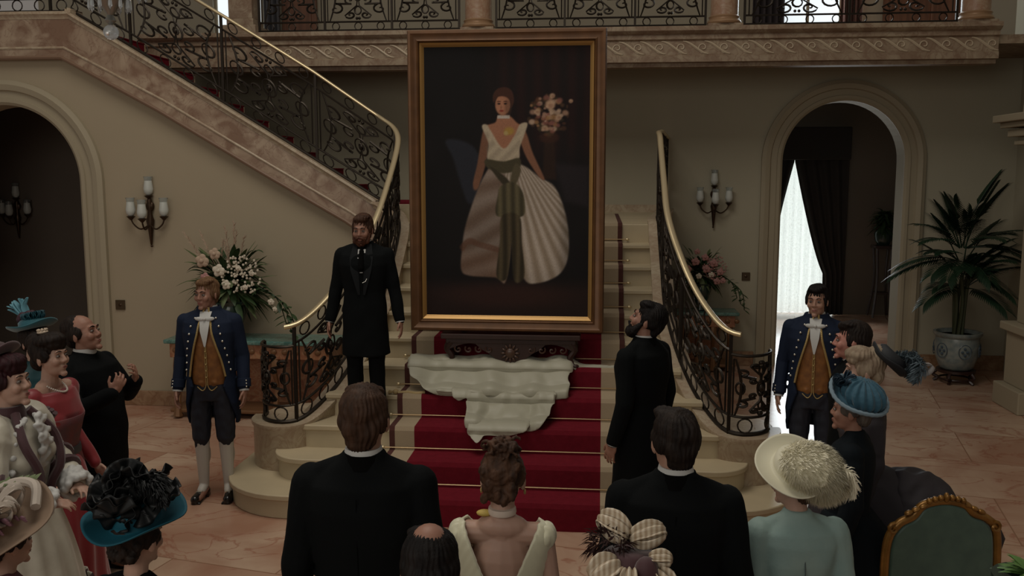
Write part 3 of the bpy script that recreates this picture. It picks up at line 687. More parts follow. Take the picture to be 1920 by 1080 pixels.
# ------------------------------------------------------------ furniture
def console(name,label,x0,x1,y0,y1,h,topm,bodym,frz):
    t=thing(name,label,'console table',((x0+x1)/2,(y0+y1)/2,0)); w=(x1-x0)/2; d=(y1-y0)/2
    MB().box(-w,w,-d,d,h-.045,h).build('marble_top',topm,t,smooth=False,bevel=.012)
    MB().box(-w+.05,w-.05,-d+.04,d-.03,h-.20,h-.045).build('frieze',frz,t,smooth=False,bevel=.006)
    n=4
    b=MB()
    for i in range(int(w*2/.12)): x=-w+.12+i*.12; b.ell((x,-d+.035,h-.12),(.035,.012,.03),n=8,m=6)
    b.build('frieze_moulding',bodym,t)
    for i in range(n):
        x=-w+.12+(2*w-.24)*i/(n-1); m=MB()
        m.tube(cr([(x,-d+.09,h-.2),(x,-d+.03,h-.32),(x,-d+.10,h-.5),(x,-d+.05,.18),(x,-d+.02,.02)],5),[.05-.025*math.sin(PI*k/20) for k in range(21)],8); m.ell((x,-d+.04,.03),(.05,.05,.03)); m.build('leg',bodym,t)
    MB().box(-w+.03,w-.03,-d+.03,d-.03,.06,.10).build('lower_shelf',bodym,t,smooth=False,bevel=.01)
    MB().box(-w+.2,w-.2,d-.06,d-.03,.10,h-.2).build('back_panel',frz,t,smooth=False)
    return t
TEAL=marble('teal_marble',(.10,.22,.19),(.05,.13,.11),(.2,.3,.25),scale=6,rough=.2)
BRZ=P('gilt_bronze',(.20,.10,.045),.45,.35); ORG=marble('orange_marble',(.34,.15,.075),(.24,.09,.045),(.4,.25,.14),scale=5)
console('console_table','teal topped carved console under the left white flower arrangement',-4.62,-2.75,9.12,9.60,.86,TEAL,BRZ,ORG)
console('console_table','teal topped carved console behind the right balustrade under pink flowers',.98,1.85,12.0,12.44,.80,TEAL,BRZ,ORG)
def flower(mb,c,r,n=9):
    for k in range(n):
        a=k*2*PI/n; e=.5 if k%2 else .9
        mb.ell((c[0]+r*.5*math.cos(a)*e,c[1]-r*.2,c[2]+r*.5*math.sin(a)*e),(r*.42,r*.2,r*.42),n=8,m=6)
    mb.ell((c[0],c[1]-r*.35,c[2]),r*.3,n=8,m=6)
def leaf(mb,p,d,L,w,droop=.3):
    p=Vector(p); d=Vector(d).normalized(); sd=d.cross(Vector((0,0,1))); 
    if sd.length<.1: sd=Vector((1,0,0))
    sd.normalize(); pts=[]
    for k in range(6): t=k/5; c=p+d*L*t+Vector((0,0,-droop*L*t*t)); ww=w*math.sin(PI*min(.97,t*.9+.08)); pts.append((c-sd*ww,c+Vector((0,0,ww*.25)),c+sd*ww))
    vs=[q for r_ in pts for q in r_]; fs=[]
    for j in range(5):
        for i in range(2): fs.append((j*3+i,j*3+i+1,(j+1)*3+i+1,(j+1)*3+i))
    mb.add(vs,fs)
VASE=P('dark_green_vase',(.02,.035,.025),.2); LEAF=P('deep_green_foliage',(.035,.075,.022),.55,var=.4,vscale=20); LEAFY=P('pale_green_foliage',(.13,.17,.07),.6,var=.4,vscale=20)
WHT=P('ivory_petal',(.62,.55,.44),.6); PNK=P('dusty_pink_petal',(.40,.20,.18),.6); PAM=P('pampas_plume',(.45,.33,.24),.9)
def arrangement(label,loc,s,nl,flw,pamp,spread,vh,seed):
    rd=random.Random(seed); t=thing('flower_arrangement',label,'flowers',loc)
    MB().lathe([(.05,0),(.09,.01),(.07,.04),(.05,.08),(.10,vh*.4),(.14,vh*.7),(.12,vh*.9),(.14,vh)],seg=24,sx=s,sy=s).build('vase',VASE,t)
    c=Vector((0,0,vh+.12*s))
    b=MB(); b2=MB()
    for i in range(nl):
        a=rd.random()*2*PI; e=rd.uniform(-.5,1.2); d=Vector((math.cos(a)*spread,math.sin(a)*.3,e)); q=c+d*rd.uniform(.0,.24)*s
        leaf(b if rd.random()<.6 else b2,q,d,rd.uniform(.12,.26)*s,.03*s,rd.uniform(.1,.7))
    for k in range(3):
        pts=cr([c,c+Vector((.22*s,-.05,.02)),c+Vector((.42*s+.06*k,-.05,-.1-.05*k)),c+Vector((.50*s+.05*k,-.03,-.32*s-.08*k))],5); b.tube(pts,.006,5)
        for q in pts[4:]: leaf(b,q,(rd.uniform(-1,1),-.5,rd.uniform(-.5,.6)),.09*s,.022*s)
    b.build('foliage',LEAF,t); b2.build('pale_foliage',LEAFY,t)
    for x,z,r,m in flw:
        f=MB(); flower(f,(x*s,-.16*s,vh+z*s),r*s); f.build('flower',m,t)
    if pamp:
        f=MB()
        for k in range(pamp):
            a=rd.uniform(-.8,.25); L=rd.uniform(.3,.62)*s; p0=Vector((rd.uniform(-.15,.1)*s,0,vh+.1*s)); d=Vector((math.sin(a),rd.uniform(-.2,.2),math.cos(a)))
            f.tube([p0,p0+d*L],.004,4)
            for q in range(46):
                tt=.35+.65*q/45; c0=p0+d*L*tt; dd=(d+Vector((rd.uniform(-.7,.7),rd.uniform(-.5,.5),rd.uniform(-.5,.3)))).normalized()*.055*s*(1.1-tt*.6); f.tube([c0,c0+dd],[.004,.0015],3)
        f.build('pampas_plumes',PAM,t)['kind']='stuff'
    # sprays of tiny white blossom
    f=MB()
    for k in range(110):
        a=rd.random()*2*PI; q=rd.random()**.5*.17*s; f.ell((.17*s+q*math.cos(a),-.15*s+rd.uniform(-.03,.03),vh+.24*s+q*math.sin(a)),.011*s,n=6,m=4)
    f.build('blossom_spray',WHT if pamp else PNK,t)['kind']='stuff'; return t
arrangement('white and green flower arrangement with beige plumes on the left console',(-3.93,9.30,.862),1.25,330,
 [(-.02,.28,.065,WHT),(.04,.16,.05,WHT),(.20,.14,.03,WHT),(.15,.30,.03,WHT),(-.16,.36,.07,PAM),(-.05,.42,.06,PAM),(.26,.26,.03,WHT),(.42,.02,.035,WHT),(.45,-.04,.025,WHT),(-.14,.22,.05,PNK)],9,1.0,.40,3)
arrangement('dusty pink flower arrangement in a tall dark vase behind the right handrail',(1.36,12.22,.802),.95,200,
 [(-.10,.32,.07,PNK),(.03,.38,.06,PNK),(.15,.30,.07,PNK),(.24,.18,.06,PNK),(-.2,.22,.06,PNK),(.05,.22,.07,PNK),(.2,.05,.06,PNK),(-.05,.12,.05,WHT),(-.08,.46,.05,PNK),(.28,.06,.05,PNK),(.12,.14,.05,WHT)],0,.8,.36,9)
# sconces
SBR=P('sconce_bronze',(.06,.035,.02),.35,.7); GLS=P('frosted_glass_shade',(.52,.54,.50),.4); CLR=P('clear_glass_rim',(.8,.85,.85),.05,trans=.9)
def sconce(label,loc,rz=0,s=1):
    t=thing('wall_sconce',label,'sconce',loc,rz,'glass shaded wall sconces')
    b=MB(); b.lathe([(.0,-.30),(.012,-.28),(.03,-.10),(.045,-.02),(.03,.03),(.02,.1),(.03,.2),(.012,.24)],c=(0,-.04,0),seg=16); b.ell((0,-.03,.14),(.05,.03,.06)); b.ell((0,-.035,-.3),.014); b.build('backplate',SBR,t)
    arms=[(-.19,-.10,.02),(0,-.22,.0),(.19,-.10,.02)]
    for ax,ay,az in arms:
        m=MB(); m.tube(cr([(0,-.05,-.06),(ax*.45,ay*.6-.03,-.11),(ax*.85,ay*.95,-.06),(ax,ay,az-.02)],6),.009,6); m.lathe([(.012,-.03),(.04,0),(.05,.01),(.02,.02)],c=(ax,ay,az),seg=14); m.build('arm',SBR,t)
    m=MB(); m.lathe([(.012,.22),(.04,.245),(.05,.255),(.02,.265)],c=(0,-.05,0),seg=14); m.build('arm',SBR,t)
    for ax,ay,az in arms+[(0,-.05,.25)]:
        m=MB(); m.lathe([(.022,.015),(.045,.04),(.052,.08),(.042,.15),(.040,.17)],c=(ax,ay,az),seg=20); o=m.build('glass_shade',GLS,t)
        m=MB(); m.lathe([(.040,.17),(.045,.20),(.050,.215),(.048,.213),(.043,.2),(.038,.17)],c=(ax,ay,az),seg=20); m.build('glass_rim',CLR,o)
    return t
sconce('brass sconce with four frosted glass shades on the left wall above the console',(-4.94,9.645,2.12))
sconce('brass sconce with four frosted glass shades on the rear wall left of the right arch',(1.53,12.495,2.2))
sconce('shadowed sconce with frosted glass shades inside the left arch',(-8.15,12.1,2.02))
def plate(label,loc):
    t=thing('wall_plate',label,'wall plate',loc); MB().box(-.055,.055,-.012,0,-.055,.055).build('plate',P('aged_brass_plate',(.07,.045,.022),.45,.5),t,smooth=False,bevel=.003)
    MB().lathe([(.024,0),(.022,.01),(.012,.016),(0,.018)],seg=16).build('knob',SBR,t).rotation_euler=(PI/2,0,0)
plate('small square dark brass plate on the wall left of the young footman',(-5.36,9.645,1.15)); plate('small square dark brass plate beside the right arch',(1.99,12.495,1.23))
# palm
pp=thing('potted_palm','tall dark green palm in a pale patterned ceramic pot on a wooden stand','plant',(4.50,11.72,0))
b=MB(); b.lathe([(.20,.13),(.23,.14),(.23,.17),(.19,.17)],seg=24)
for k in range(5): a=k*2*PI/5+.3; b.tube(cr([(.2*math.cos(a),.2*math.sin(a),.15),(.26*math.cos(a),.26*math.sin(a),.09),(.2*math.cos(a),.2*math.sin(a),.05),(.25*math.cos(a),.25*math.sin(a),.01)],4),.02,6)
b.tube([(.19*math.cos(a*PI/10),.19*math.sin(a*PI/10),.05) for a in range(21)],.014,6); b.build('wooden_stand',DW,pp)
CER=P('pale_celadon_ceramic',(.27,.29,.26),.25,c2=(.16,.20,.20),vscale=14)
b=MB(); b.lathe([(.16,.17),(.2,.2),(.25,.35),(.265,.5),(.25,.58),(.27,.60),(.285,.62),(.285,.65),(.25,.65),(.24,.6)],seg=40); pot=b.build('ceramic_pot',CER,pp)
b=MB(); GLZ=P('slate_blue_glaze',(.07,.10,.13),.3)
for k in range(6):
    a=k*PI/3-PI/2; c=Vector((.262*math.cos(a),.262*math.sin(a),.43)); u=Vector((-math.sin(a),math.cos(a),0)); b.tube([c+u*.075*math.cos(q*PI/8)+Vector((0,0,.09*math.sin(q*PI/8))) for q in range(16)],.005,5,closed=True)
    for q in range(4): b.ell(c+u*(.03*math.cos(q*1.6))+Vector((0,0,.04*math.sin(q*1.6))),(.018,.018,.018),n=6,m=5)
    b.build('painted_medallion',GLZ,pot); b=MB()
MB().lathe([(0,.60),(.24,.60)],seg=24).build('soil',P('soil',(.03,.02,.012),.9),pp)
b=MB(); rd=random.Random(4)
for k in range(6): a=k*1.1; b.tube(cr([(.05*math.cos(a),.05*math.sin(a),.58),(.06*math.cos(a+.5),.06*math.sin(a+.5),1.0),(.09*math.cos(a),.09*math.sin(a),1.35)],5),.022,6)
b.build('stems',P('palm_stem',(.06,.07,.03),.7),pp)
PALM=P('palm_frond_green',(.016,.042,.020),.45,var=.4,vscale=9)
def frond(root,az,el,L,nl,ll):
    b=MB(); d=Vector((math.cos(az)*math.cos(el),math.sin(az)*math.cos(el),math.sin(el))); spine=[]
    for k in range(14): t=k/13; spine.append(Vector(root)+d*L*t+Vector((0,0,-.42*L*t*t*math.cos(el))))
    b.tube(spine,[.009-.006*k/13 for k in range(14)],5)
    sd=Vector((-math.sin(az),math.cos(az),0))
    for k in range(nl):
        t=.3+.7*k/(nl-1); i=min(12,int(t*13)); p=spine[i].lerp(spine[i+1],t*13-i) if i<13 else spine[13]; tan=(spine[i+1]-spine[i]).normalized()
        for s in (-1,1): leaf(b,p,tan*(.5+.9*t*t)+sd*s*(1.0-.35*t)+Vector((0,0,.25)),ll*(1.15-.5*t),.0125,.35)
    b.build('frond',PALM,pp)
fr=[(-1.57,1.35,.75),(-2.3,1.15,.85),(-.7,1.1,.85),(-2.8,.75,.85),(-.2,.7,.9),(3.0,.9,.8),(.3,1.0,.8),(1.6,.9,.7),(-1.2,.8,.7),(-1.9,.55,.75),(-3.0,.35,.8),(-.1,.3,.75),(-2.5,.2,.7),(-.9,.1,.6),(2.4,.6,.7),(-1.55,1.0,.9),(.0,.95,.95),(-2.9,1.1,.8)]
rd=random.Random(77)
fr+=[(rd.uniform(-3.1,.2),rd.uniform(.1,1.25),rd.uniform(.55,.85)) for _ in range(30)]
for i,(az,el,L) in enumerate(fr): frond((.05*math.cos(az),.05*math.sin(az),1.2+.50*(i%4)/3+(.34 if el>1 else 0)),az if az<.4 or az>2.9 else -az,el,L*.95,22,.27)
# plant stand in far room
t=thing('plant_stand_with_fern','dark plant on a slender tall stand in the room behind the right arch','plant',(5.1,16.9,0))
b=MB(); b.box(-.17,.17,-.17,.17,1.28,1.33)
for a in range(4): s=1 if a%2 else -1; q=1 if a>1 else -1; b.tube(cr([(s*.13,q*.13,1.28),(s*.10,q*.1,.7),(s*.17,q*.17,.03)],6),.02,6)
b.box(-.12,.12,-.12,.12,.45,.48); b.build('stand',DW,t,smooth=False)
MB().lathe([(.09,1.33),(.15,1.42),(.16,1.55),(.13,1.6)],seg=20).build('pot',VASE,t)
b=MB(); rd=random.Random(8)
for k in range(220): a=rd.random()*2*PI; e=rd.uniform(-.3,1.4); leaf(b,(0,0,1.6+rd.random()*.3),(math.cos(a),math.sin(a),e),rd.uniform(.15,.32),.03,.5)
b.build('foliage',LEAF,t)
# far window and drapes
struct(MB().box(3.0,4.4,17.45,17.47,0,3.45).build('window_4',P('daylit_far_pane',(.8,.85,.9),.5,em=(.90,.98,.95),es=1.15),smooth=False),'bright daylit window behind the lace curtain through the right arch','window')
LACE=bpy.data.materials.new('white_lace'); LACE.use_nodes=True; nt=LACE.node_tree; nt.nodes.clear(); o_=nt.nodes.new('ShaderNodeOutputMaterial'); tr=nt.nodes.new('ShaderNodeBsdfTransparent'); tl=nt.nodes.new('ShaderNodeBsdfTranslucent'); df=nt.nodes.new('ShaderNodeBsdfDiffuse')
tl.inputs[0].default_value=(.8,.8,.76,1); df.inputs[0].default_value=(.75,.75,.70,1)
a1=nt.nodes.new('ShaderNodeMixShader'); a2=nt.nodes.new('ShaderNodeMixShader'); vo=nt.nodes.new('ShaderNodeTexVoronoi'); vo.inputs['Scale'].default_value=26; tc=nt.nodes.new('ShaderNodeTexCoord'); rp_=nt.nodes.new('ShaderNodeValToRGB'); rp_.color_ramp.elements[0].color=(.28,.28,.28,1); rp_.color_ramp.elements[1].color=(.5,.5,.5,1); rp_.color_ramp.elements[1].position=.5
nt.links.new(tc.outputs['Object'],vo.inputs['Vector']); nt.links.new(vo.outputs['Distance'],rp_.inputs[0]); nt.links.new(rp_.outputs[0],a2.inputs[0])
a1.inputs[0].default_value=.3; nt.links.new(tl.outputs[0],a1.inputs[1]); nt.links.new(df.outputs[0],a1.inputs[2]); nt.links.new(a1.outputs[0],a2.inputs[1]); nt.links.new(tr.outputs[0],a2.inputs[2]); nt.links.new(a2.outputs[0],o_.inputs[0])
b=MB(); b.grid(lambda u,v:(3.02+1.36*u,17.22+.05*math.sin(u*60)+.012*math.sin(u*170),.04+3.3*v),220,8); tag(b.build('lace_curtain',LACE,angle=180),'backlit white lace curtain in the far window through the right arch','curtain')
DDR=P('dark_fringed_drape',(.03,.026,.024),.9)
def swag(label,side):
    b=MB()
    def f(u,v):
        z=.02+3.4*v; top=sm_(z,.5,2.85)
        if side>0: inner=4.12-.58*max(0,(z-.8)/2.06)**.8 if z>.8 else 4.12+.02*(.8-z); inner=max(inner,3.54); outer=4.5
        else: inner=3.18+.36*max(0,(z-.9)/1.96)**1.3 if z>.9 else 3.18; inner=min(inner,3.54); outer=2.9
        x=inner+(outer-inner)*u; return (x,17.12+.03*math.sin(u*9*PI+v*2),z)
    b.grid(f,60,40); return tag(b.build('window_drape',DDR,solid=.012,angle=180),label,'curtain')
swag('dark drape tied back on the right of the far lace window',1); swag('dark drape on the left of the far lace window',-1)
tag(MB().box(2.9,4.5,16.98,17.1,2.86,3.45).build('pelmet',DDR,smooth=False,bevel=.02),'dark pelmet across the top of the far window','pelmet')
# dark wood panel in far room wall
# chandelier
CRY=P('crystal',(.7,.75,.78),.05,trans=.6,spec=.8)
ch_=thing('crystal_chandelier','crystal chandelier whose glass drops hang into the upper left corner','chandelier',(-2.62,4.77,3.34))
MB().ell((0,0,.03),.04,n=20,m=14).build('finial_ball',CRY,ch_)
MB().ell((0,-.036,.02),.012,n=8,m=6).build('finial_tip',P('bright_crystal_facet',(.95,.95,.95),.02,.6),ch_)
b=MB(); b.lathe([(.01,.07),(.03,.09),(.015,.12),(.05,.17),(.10,.22),(.11,.25),(.03,.27),(.02,.9),(.02,2.4)],seg=20); b.build('stem',P('chandelier_silver',(.3,.3,.28),.3,.8),ch_)
for r_,z,n in ((.10,.20,12),(.19,.27,16),(.27,.36,20)):
    for k in range(n):
        a=k*2*PI/n; m=MB(); m.lathe([(0,-.065),(.012,-.045),(.008,0),(0,.01)],c=(r_*math.cos(a),r_*math.sin(a),z),seg=6); m.build('crystal_drop',CRY,ch_,angle=10)
    m=MB(); m.tube([(r_*math.cos(k*PI/16),r_*math.sin(k*PI/16),z+.015) for k in range(32)],.007,5,closed=True); m.build('ring',P('chandelier_ring',(.35,.34,.30),.3,.8),ch_)
for k in range(8):
    a=k*PI/4; m=MB(); m.tube(cr([(.02*math.cos(a),.02*math.sin(a),.4),(.2*math.cos(a),.2*math.sin(a),.36),(.33*math.cos(a),.33*math.sin(a),.42),(.36*math.cos(a),.36*math.sin(a),.5)],5),.01,6); m.lathe([(.01,.5),(.045,.53),(.03,.54)],c=(.36*math.cos(a),.36*math.sin(a),0),seg=12); m.build('arm',CRY,ch_)
# chair
cg=thing('gilt_armchair','gilt framed armchair back in green damask at the lower right','chair',(1.675,4.40,0),math.radians(8))
GLD=P('carved_gilt_wood',(.30,.145,.03),.35,.5,var=.4,vscale=14); DAM=P('green_damask',(.065,.125,.095),.45,c2=(.045,.095,.075),vscale=12,sheen=.4)
w=.27
pth=cr([(-w+.02,0,.40),(-w-.005,0,.60),(-w,0,.84),(-w+.05,0,.935),(-w+.12,0,.975),(-.10,0,1.03),(0,0,1.05),(.10,0,1.03),(w-.12,0,.985),(w-.05,0,.955),(w,0,.88),(w+.01,0,.62),(w-.02,0,.40)],6)
b=MB(); b.tube(pth,.021,10); b.tube([(-w+.02,0,.42),(w-.02,0,.42)],.024,8)
for k in range(7): x=(k-3)*.028; b.ell((x,-.02,1.055+.018*math.cos((k-3)*.5)),(.014,.016,.016 if k!=3 else .026),n=8,m=6)
for s in (-1,1):
    for k in range(3): b.ell((s*(.11+.035*k),-.015,1.03-.016*k),(.022,.018,.012),Matrix.Rotation(s*.4,3,'Y'),8,6)
    b.tube([(s*(w-.02+.03*q*math.cos(8*q)),-.02,.92+.03*q*math.sin(8*q)) for q in [i/12 for i in range(13)]],.009,6)
b.build('back_frame',GLD,cg)
b=MB(); poly=[(p.x*.93,p.z-.015) for p in pth]; b.prismY(poly,-.012,.03); o=b.build('back_upholstery',DAM,cg,bevel=.012)
MB().box(-.29,.29,.0,.52,.36,.43).build('seat_rail',GLD,cg,smooth=False,bevel=.015); MB().box(-.27,.27,.02,.50,.42,.50).build('seat_cushion',DAM,cg,bevel=.03)
for x,y in ((-.25,.03),(.25,.03),(-.27,.49),(.27,.49)): m=MB(); m.tube(cr([(x,y,.38),(x*1.08,y,.26),(x*.98,y,.12),(x*1.06,y,0.0)],5),[.035-.018*k/15 for k in range(16)],8); m.build('leg',GLD,cg)
for s in (-1,1):
    m=MB(); m.tube(cr([(s*w,0,.68),(s*.30,.15,.69),(s*.31,.34,.66),(s*.30,.36,.55),(s*.28,.33,.43)],6),.018,8); m.build('arm',GLD,cg)
b=MB(); rd=random.Random(2)
sp_=thing('leafy_sprig','few bright green leaves poking in at the bottom right corner','plant',(1.63,3.40,0))
MB().lathe([(.10,0),(.13,.3),(.11,.9),(.14,1.12)],seg=20).build('pedestal_vase',VASE,sp_)
for k in range(60): a=rd.random()*2*PI; leaf(b,(0,0,1.12),(math.cos(a),math.sin(a),rd.uniform(.3,1.2)),rd.uniform(.08,.16),.016,.4)
b.build('foliage',P('fresh_green_leaf',(.10,.20,.05),.5),sp_)
# ------------------------------------------------------------ people
def skin(n,c): 
    m=P(n,c,.5,bump=.04,bscale=120,spec=.35); m.node_tree.nodes['Principled BSDF'].inputs['Subsurface Weight'].default_value=.08; return m
SK1=skin('pale_skin',(.36,.205,.145)); SK2=skin('ruddy_skin',(.29,.15,.105)); SK3=skin('fair_skin',(.42,.26,.195))
LIPM=P('lip',(.24,.08,.065),.45); EYW=P('eye_white',(.17,.14,.12),.2); EYD=P('iris',(.03,.02,.015),.15)
BLK=P('black_wool',(.0034,.0042,.0046),.9,spec=.12,bump=.1,bscale=200); BLK2=P('black_velvet_collar',(.002,.002,.002),.95,spec=.1)
WHC=P('white_linen',(.48,.48,.46),.6); NAVY=P('navy_livery_wool',(.008,.014,.032),.8,spec=.2,bump=.1,bscale=200)
NAVD=P('navy_breeches_velvet',(.006,.008,.017),.7); AMB=P('amber_brocade',(.25,.10,.022),.6,c2=(.16,.06,.014),vscale=22)
GTR=P('gold_braid',(.42,.30,.12),.4,.5,bump=.5,bscale=150); SIL=P('silver_button',(.7,.68,.6),.25,.9)
STK=P('white_silk_stocking',(.50,.47,.42),.5); SHO=P('black_patent_leather',(.006,.006,.006),.2)
def hairm(n,c,c2): return P(n,c,.65,c2=c2,vscale=30,stretch=(1,1,.15),bump=.5,bscale=60,spec=.2)
H_BRN=hairm('chestnut_hair',(.062,.031,.018),(.028,.014,.008)); H_DRK=hairm('dark_brown_hair',(.022,.014,.010),(.007,.004,.003)); H_BLK=hairm('black_hair',(.010,.007,.006),(.003,.002,.002))
H_SND=hairm('sandy_hair',(.20,.115,.055),(.10,.05,.025)); H_AUB=hairm('auburn_hair',(.095,.046,.026),(.03,.015,.009)); H_GRY=hairm('grey_hair',(.12,.10,.085),(.05,.04,.035)); H_BLD=hairm('pale_blonde_hair',(.34,.27,.19),(.22,.16,.11)); H_MAR=hairm('burgundy_tinted_hair',(.040,.010,.014),(.015,.004,.005))
def nz(co,s): 
    return np.sin(co[:,0]*s*1.3+1.7*np.sin(co[:,2]*s*.7+co[:,1]*s*.4))*.5+np.sin(co[:,1]*s*1.1+2.1*np.sin(co[:,0]*s*.6+co[:,2]*s*.9))*.5
def hair_disp(amp=.0016,k=70,cz=0):
    def f(co,no):
        a=np.arctan2(co[:,0],co[:,1]-co[:,1].mean()); return amp*np.sin(a*k*.5+3*nz(co,40))+amp*1.3*nz(co,45)
    return f
def curl_disp(amp=.006,s=90): return lambda co,no: amp*nz(co,s)+amp*.5*nz(co[:,[2,0,1]],s*2)
def cloth_disp(amp=.004,s=22): return lambda co,no: amp*nz(co[:,[0,2,1]],s)
def Rm(yaw=0,pitch=0,roll=0): return Matrix.Rotation(yaw,4,'Z')@Matrix.Rotation(roll,4,'Y')@Matrix.Rotation(-pitch,4,'X')
class Fig:
    def __init__(s,name,label,loc,rz,H,fem=False,yaw=0,pitch=0,roll=0,skin=SK1,L=None,R=None,face=True,vox=.006,lean=0,hs=1.0,bare=False):
        s.bare=bare
        s.k=k=H/1.75; s.H=H; s.fem=fem; s.t=thing(name,label,'person',loc,rz); s.skin=skin
        sw=.155 if fem else .185; s.sw=sw
        s.S={1:Vector((sw*k,.01*k,1.425*k)),-1:Vector((-sw*k,.01*k,1.425*k))}
        d={1:((.05,.03,-.29),(.07,-.04,-.54)),-1:((.05,.03,-.29),(.07,-.04,-.54))}
        s.arm={}
        for sd,a in ((1,L),(-1,R)):
            e,w=(a or d[sd])[:2]; s.arm[sd]=(s.S[sd]+Vector((e[0]*sd,e[1],e[2]))*k, s.S[sd]+Vector((w[0]*sd,w[1],w[2]))*k, (a[2] if a and len(a)>2 else None))
        piv=Vector((0,.01,1.52))*k
        s.HT=Matrix.Translation(piv)@Rm(yaw,pitch,roll)@Matrix.Translation(Vector((0,-.025,.105))*k)@Matrix.Scale(k*hs,4)
        s.body(face,vox)
    def body(s,face,vox):
        k=s.k; m=MB(); f=s.fem; c=.88 if f else 1
        m.ell((0,0,.95*k),(.15*k,.10*k,.12*k)); m.ell((0,0,1.10*k),(.115*c*k,.085*k,.14*k)); m.ell((0,0,1.29*k),(.15*c*k,.10*k,.16*k))
        m.cap(s.S[1]*.86+Vector((0,0,1.425*k*.14)),s.S[-1]*.86+Vector((0,0,1.425*k*.14)),.052*k*c,.052*k*c) if s.bare else m.cap(s.S[1]*.80+Vector((0,0,1.385*k*.2)),s.S[-1]*.80+Vector((0,0,1.385*k*.2)),.042*k*c,.042*k*c)
        m.ell((0,.015*k,1.455*k),(.115*c*k,.055*k,.05*k) if s.bare else (.075*k,.05*k,.04*k))
        hc=s.HT@Vector((0,.01,-.06)); m.cap((0,.015*k,1.43*k),hc,(.050 if f else .060)*k,(.045 if f else .056)*k)
        if f: 
            for q in (-1,1): m.ell((q*.07*k,-.075*k,1.27*k),(.06*k,.05*k,.06*k))
        for q in (-1,1):
            m.cap((q*.085*k,0,.90*k),(q*.09*k,-.01*k,.50*k),.078*k,.052*k); m.cap((q*.09*k,-.01*k,.50*k),(q*.095*k,.012*k,.10*k),.050*k,.034*k); m.ell((q*.09*k,.03*k,.36*k),(.045*k,.045*k,.10*k))
            m.cap((q*.095*k,.02*k,.06*k),(q*.11*k,-.13*k,.035*k),.036*k,.028*k)
            S_,(e,w,hd)=s.S[q],s.arm[q]
            m.cap(S_,e,.044*k*c,.035*k*c); m.cap(e,w,.036*k*c,.025*k*c)
            s.hand(m,e,w,q,hd)
        m.T=s.HT
        m.ell((0,.018,.038),(.074,.093,.082)); m.ell((0,-.022,-.015),(.063,.066,.088)); m.ell((0,-.030,-.068),(.050,.052,.040)); m.ell((0,-.076,-.098),(.022,.018,.017))
        if face:
            m.cap((-.034,-.080,.026),(.034,-.080,.026),.012,.012,8); m.cap((0,-.082,.018),(0,-.101,-.024),.0075,.0105,8)
            for q in (-1,1): m.ell((q*.010,-.094,-.029),(.008,.009,.007)); m.ell((q*.036,-.066,-.024),(.024,.022,.026))
            m.ell((0,-.083,-.056),(.021,.012,.008)); m.ell((0,-.082,-.068),(.018,.012,.008))
        for q in (-1,1): m.ell((q*.076,.008,-.008),(.009,.019,.031),Matrix.Rotation(q*.35,3,'Z'))
        m.T=Matrix.Identity(4)
        FB(m,'body',s.skin,s.t,vox,2,.5)
        if face:
            for q in (-1,1):
                m=MB(); m.T=s.HT; m.ell((q*.030,-.0815,.004),(.0135,.009,.0075)); o=m.build('eye',EYW,s.t)
                m=MB(); m.T=s.HT; m.ell((q*.030,-.0895,.004),(.0058,.0028,.0062),n=8,m=6); m.build('iris',EYD,o)
                m=MB(); m.T=s.HT; m.tube([(q*(.013+.034*i/5),-.0945+.011*(i/5)**2,.026+.006*math.sin(PI*i/5)) for i in range(6)],[x*(.6 if s.fem else .9) for x in (.0035,.0045,.0045,.004,.003,.002)],6); m.build('eyebrow',s.brow if hasattr(s,'brow') else H_DRK,s.t)
            m=MB(); m.T=s.HT; m.ell((0,-.0925,-.0570),(.019,.0045,.0035)); m.ell((0,-.0915,-.0645),(.016,.0045,.0040)); m.build('lips',LIPM,s.t)
    def hand(s,m,e,w,q,hd):
        k=s.k*(.92 if s.fem else 1.02)
        f=(w-e).normalized(); n=Vector((-q,0,0)); curl=.35
        if hd:
            if 'dir' in hd: f=Vector(hd['dir']); f.x*=q; f.normalize()
            if 'pn' in hd: n=Vector(hd['pn']); n.x*=q
            curl=hd.get('curl',.35)
        n=(n-f*n.dot(f)).normalized(); th=f.cross(n)*(-q)   # thumb side
        if hd is None and th.y>0: th=-th
        if hd and hd.get('flip'): th=-th
        R=Matrix((th,n,f)).transposed()
        m.ell(w+f*.045*k,(.040*k,.016*k,.052*k),R); m.cap(w-f*.01*k,w+f*.03*k,.024*k,.026*k,8)
        for i,L in enumerate((.070,.080,.075,.058)):
            o=(.030-.0205*i)*k; p=w+f*(.080-(.006 if i in(0,3) else 0))*k+th*o; d=(f+th*(.10-.07*i)).normalized(); r=.0088*k
            for sgm in range(3):
                l=L*k*(.45,.32,.23)[sgm]; a=curl*(sgm+.6); dd=(d*math.cos(a)+n*math.sin(a)).normalized(); p2=p+dd*l; m.cap(p,p2,r,r*.9,8); p=p2; r*=.92
        p=w+f*.025*k+th*.028*k; d=(f*.75+th*.65+n*.35).normalized(); p2=p+d*.04*k; m.cap(p,p2,.012*k,.010*k,8); d2=(f*.95+th*.2+n*.35).normalized(); m.cap(p2,p2+d2*.032*k,.0098*k,.0082*k,8)
    def part(s,mb,name,mat,vox=.007,it=3,fac=.5,disp=None): return FB(mb,name,mat,s.t,vox,it,fac,disp)
    def head(s): m=MB(); m.T=s.HT; return m
def ring(z,rx,ry,cy=0,n=40,e=2.3,cx=0,mod=None,k=1):
    out=[]
    for i in range(n):
        a=2*PI*i/n; c,s_=math.cos(a),math.sin(a); r=1/((abs(c)**e+abs(s_)**e)**(1/e)); 
        if mod: r*=mod(a)
        out.append(Vector((cx+rx*r*c,cy+ry*r*s_,z))*k)
    return out
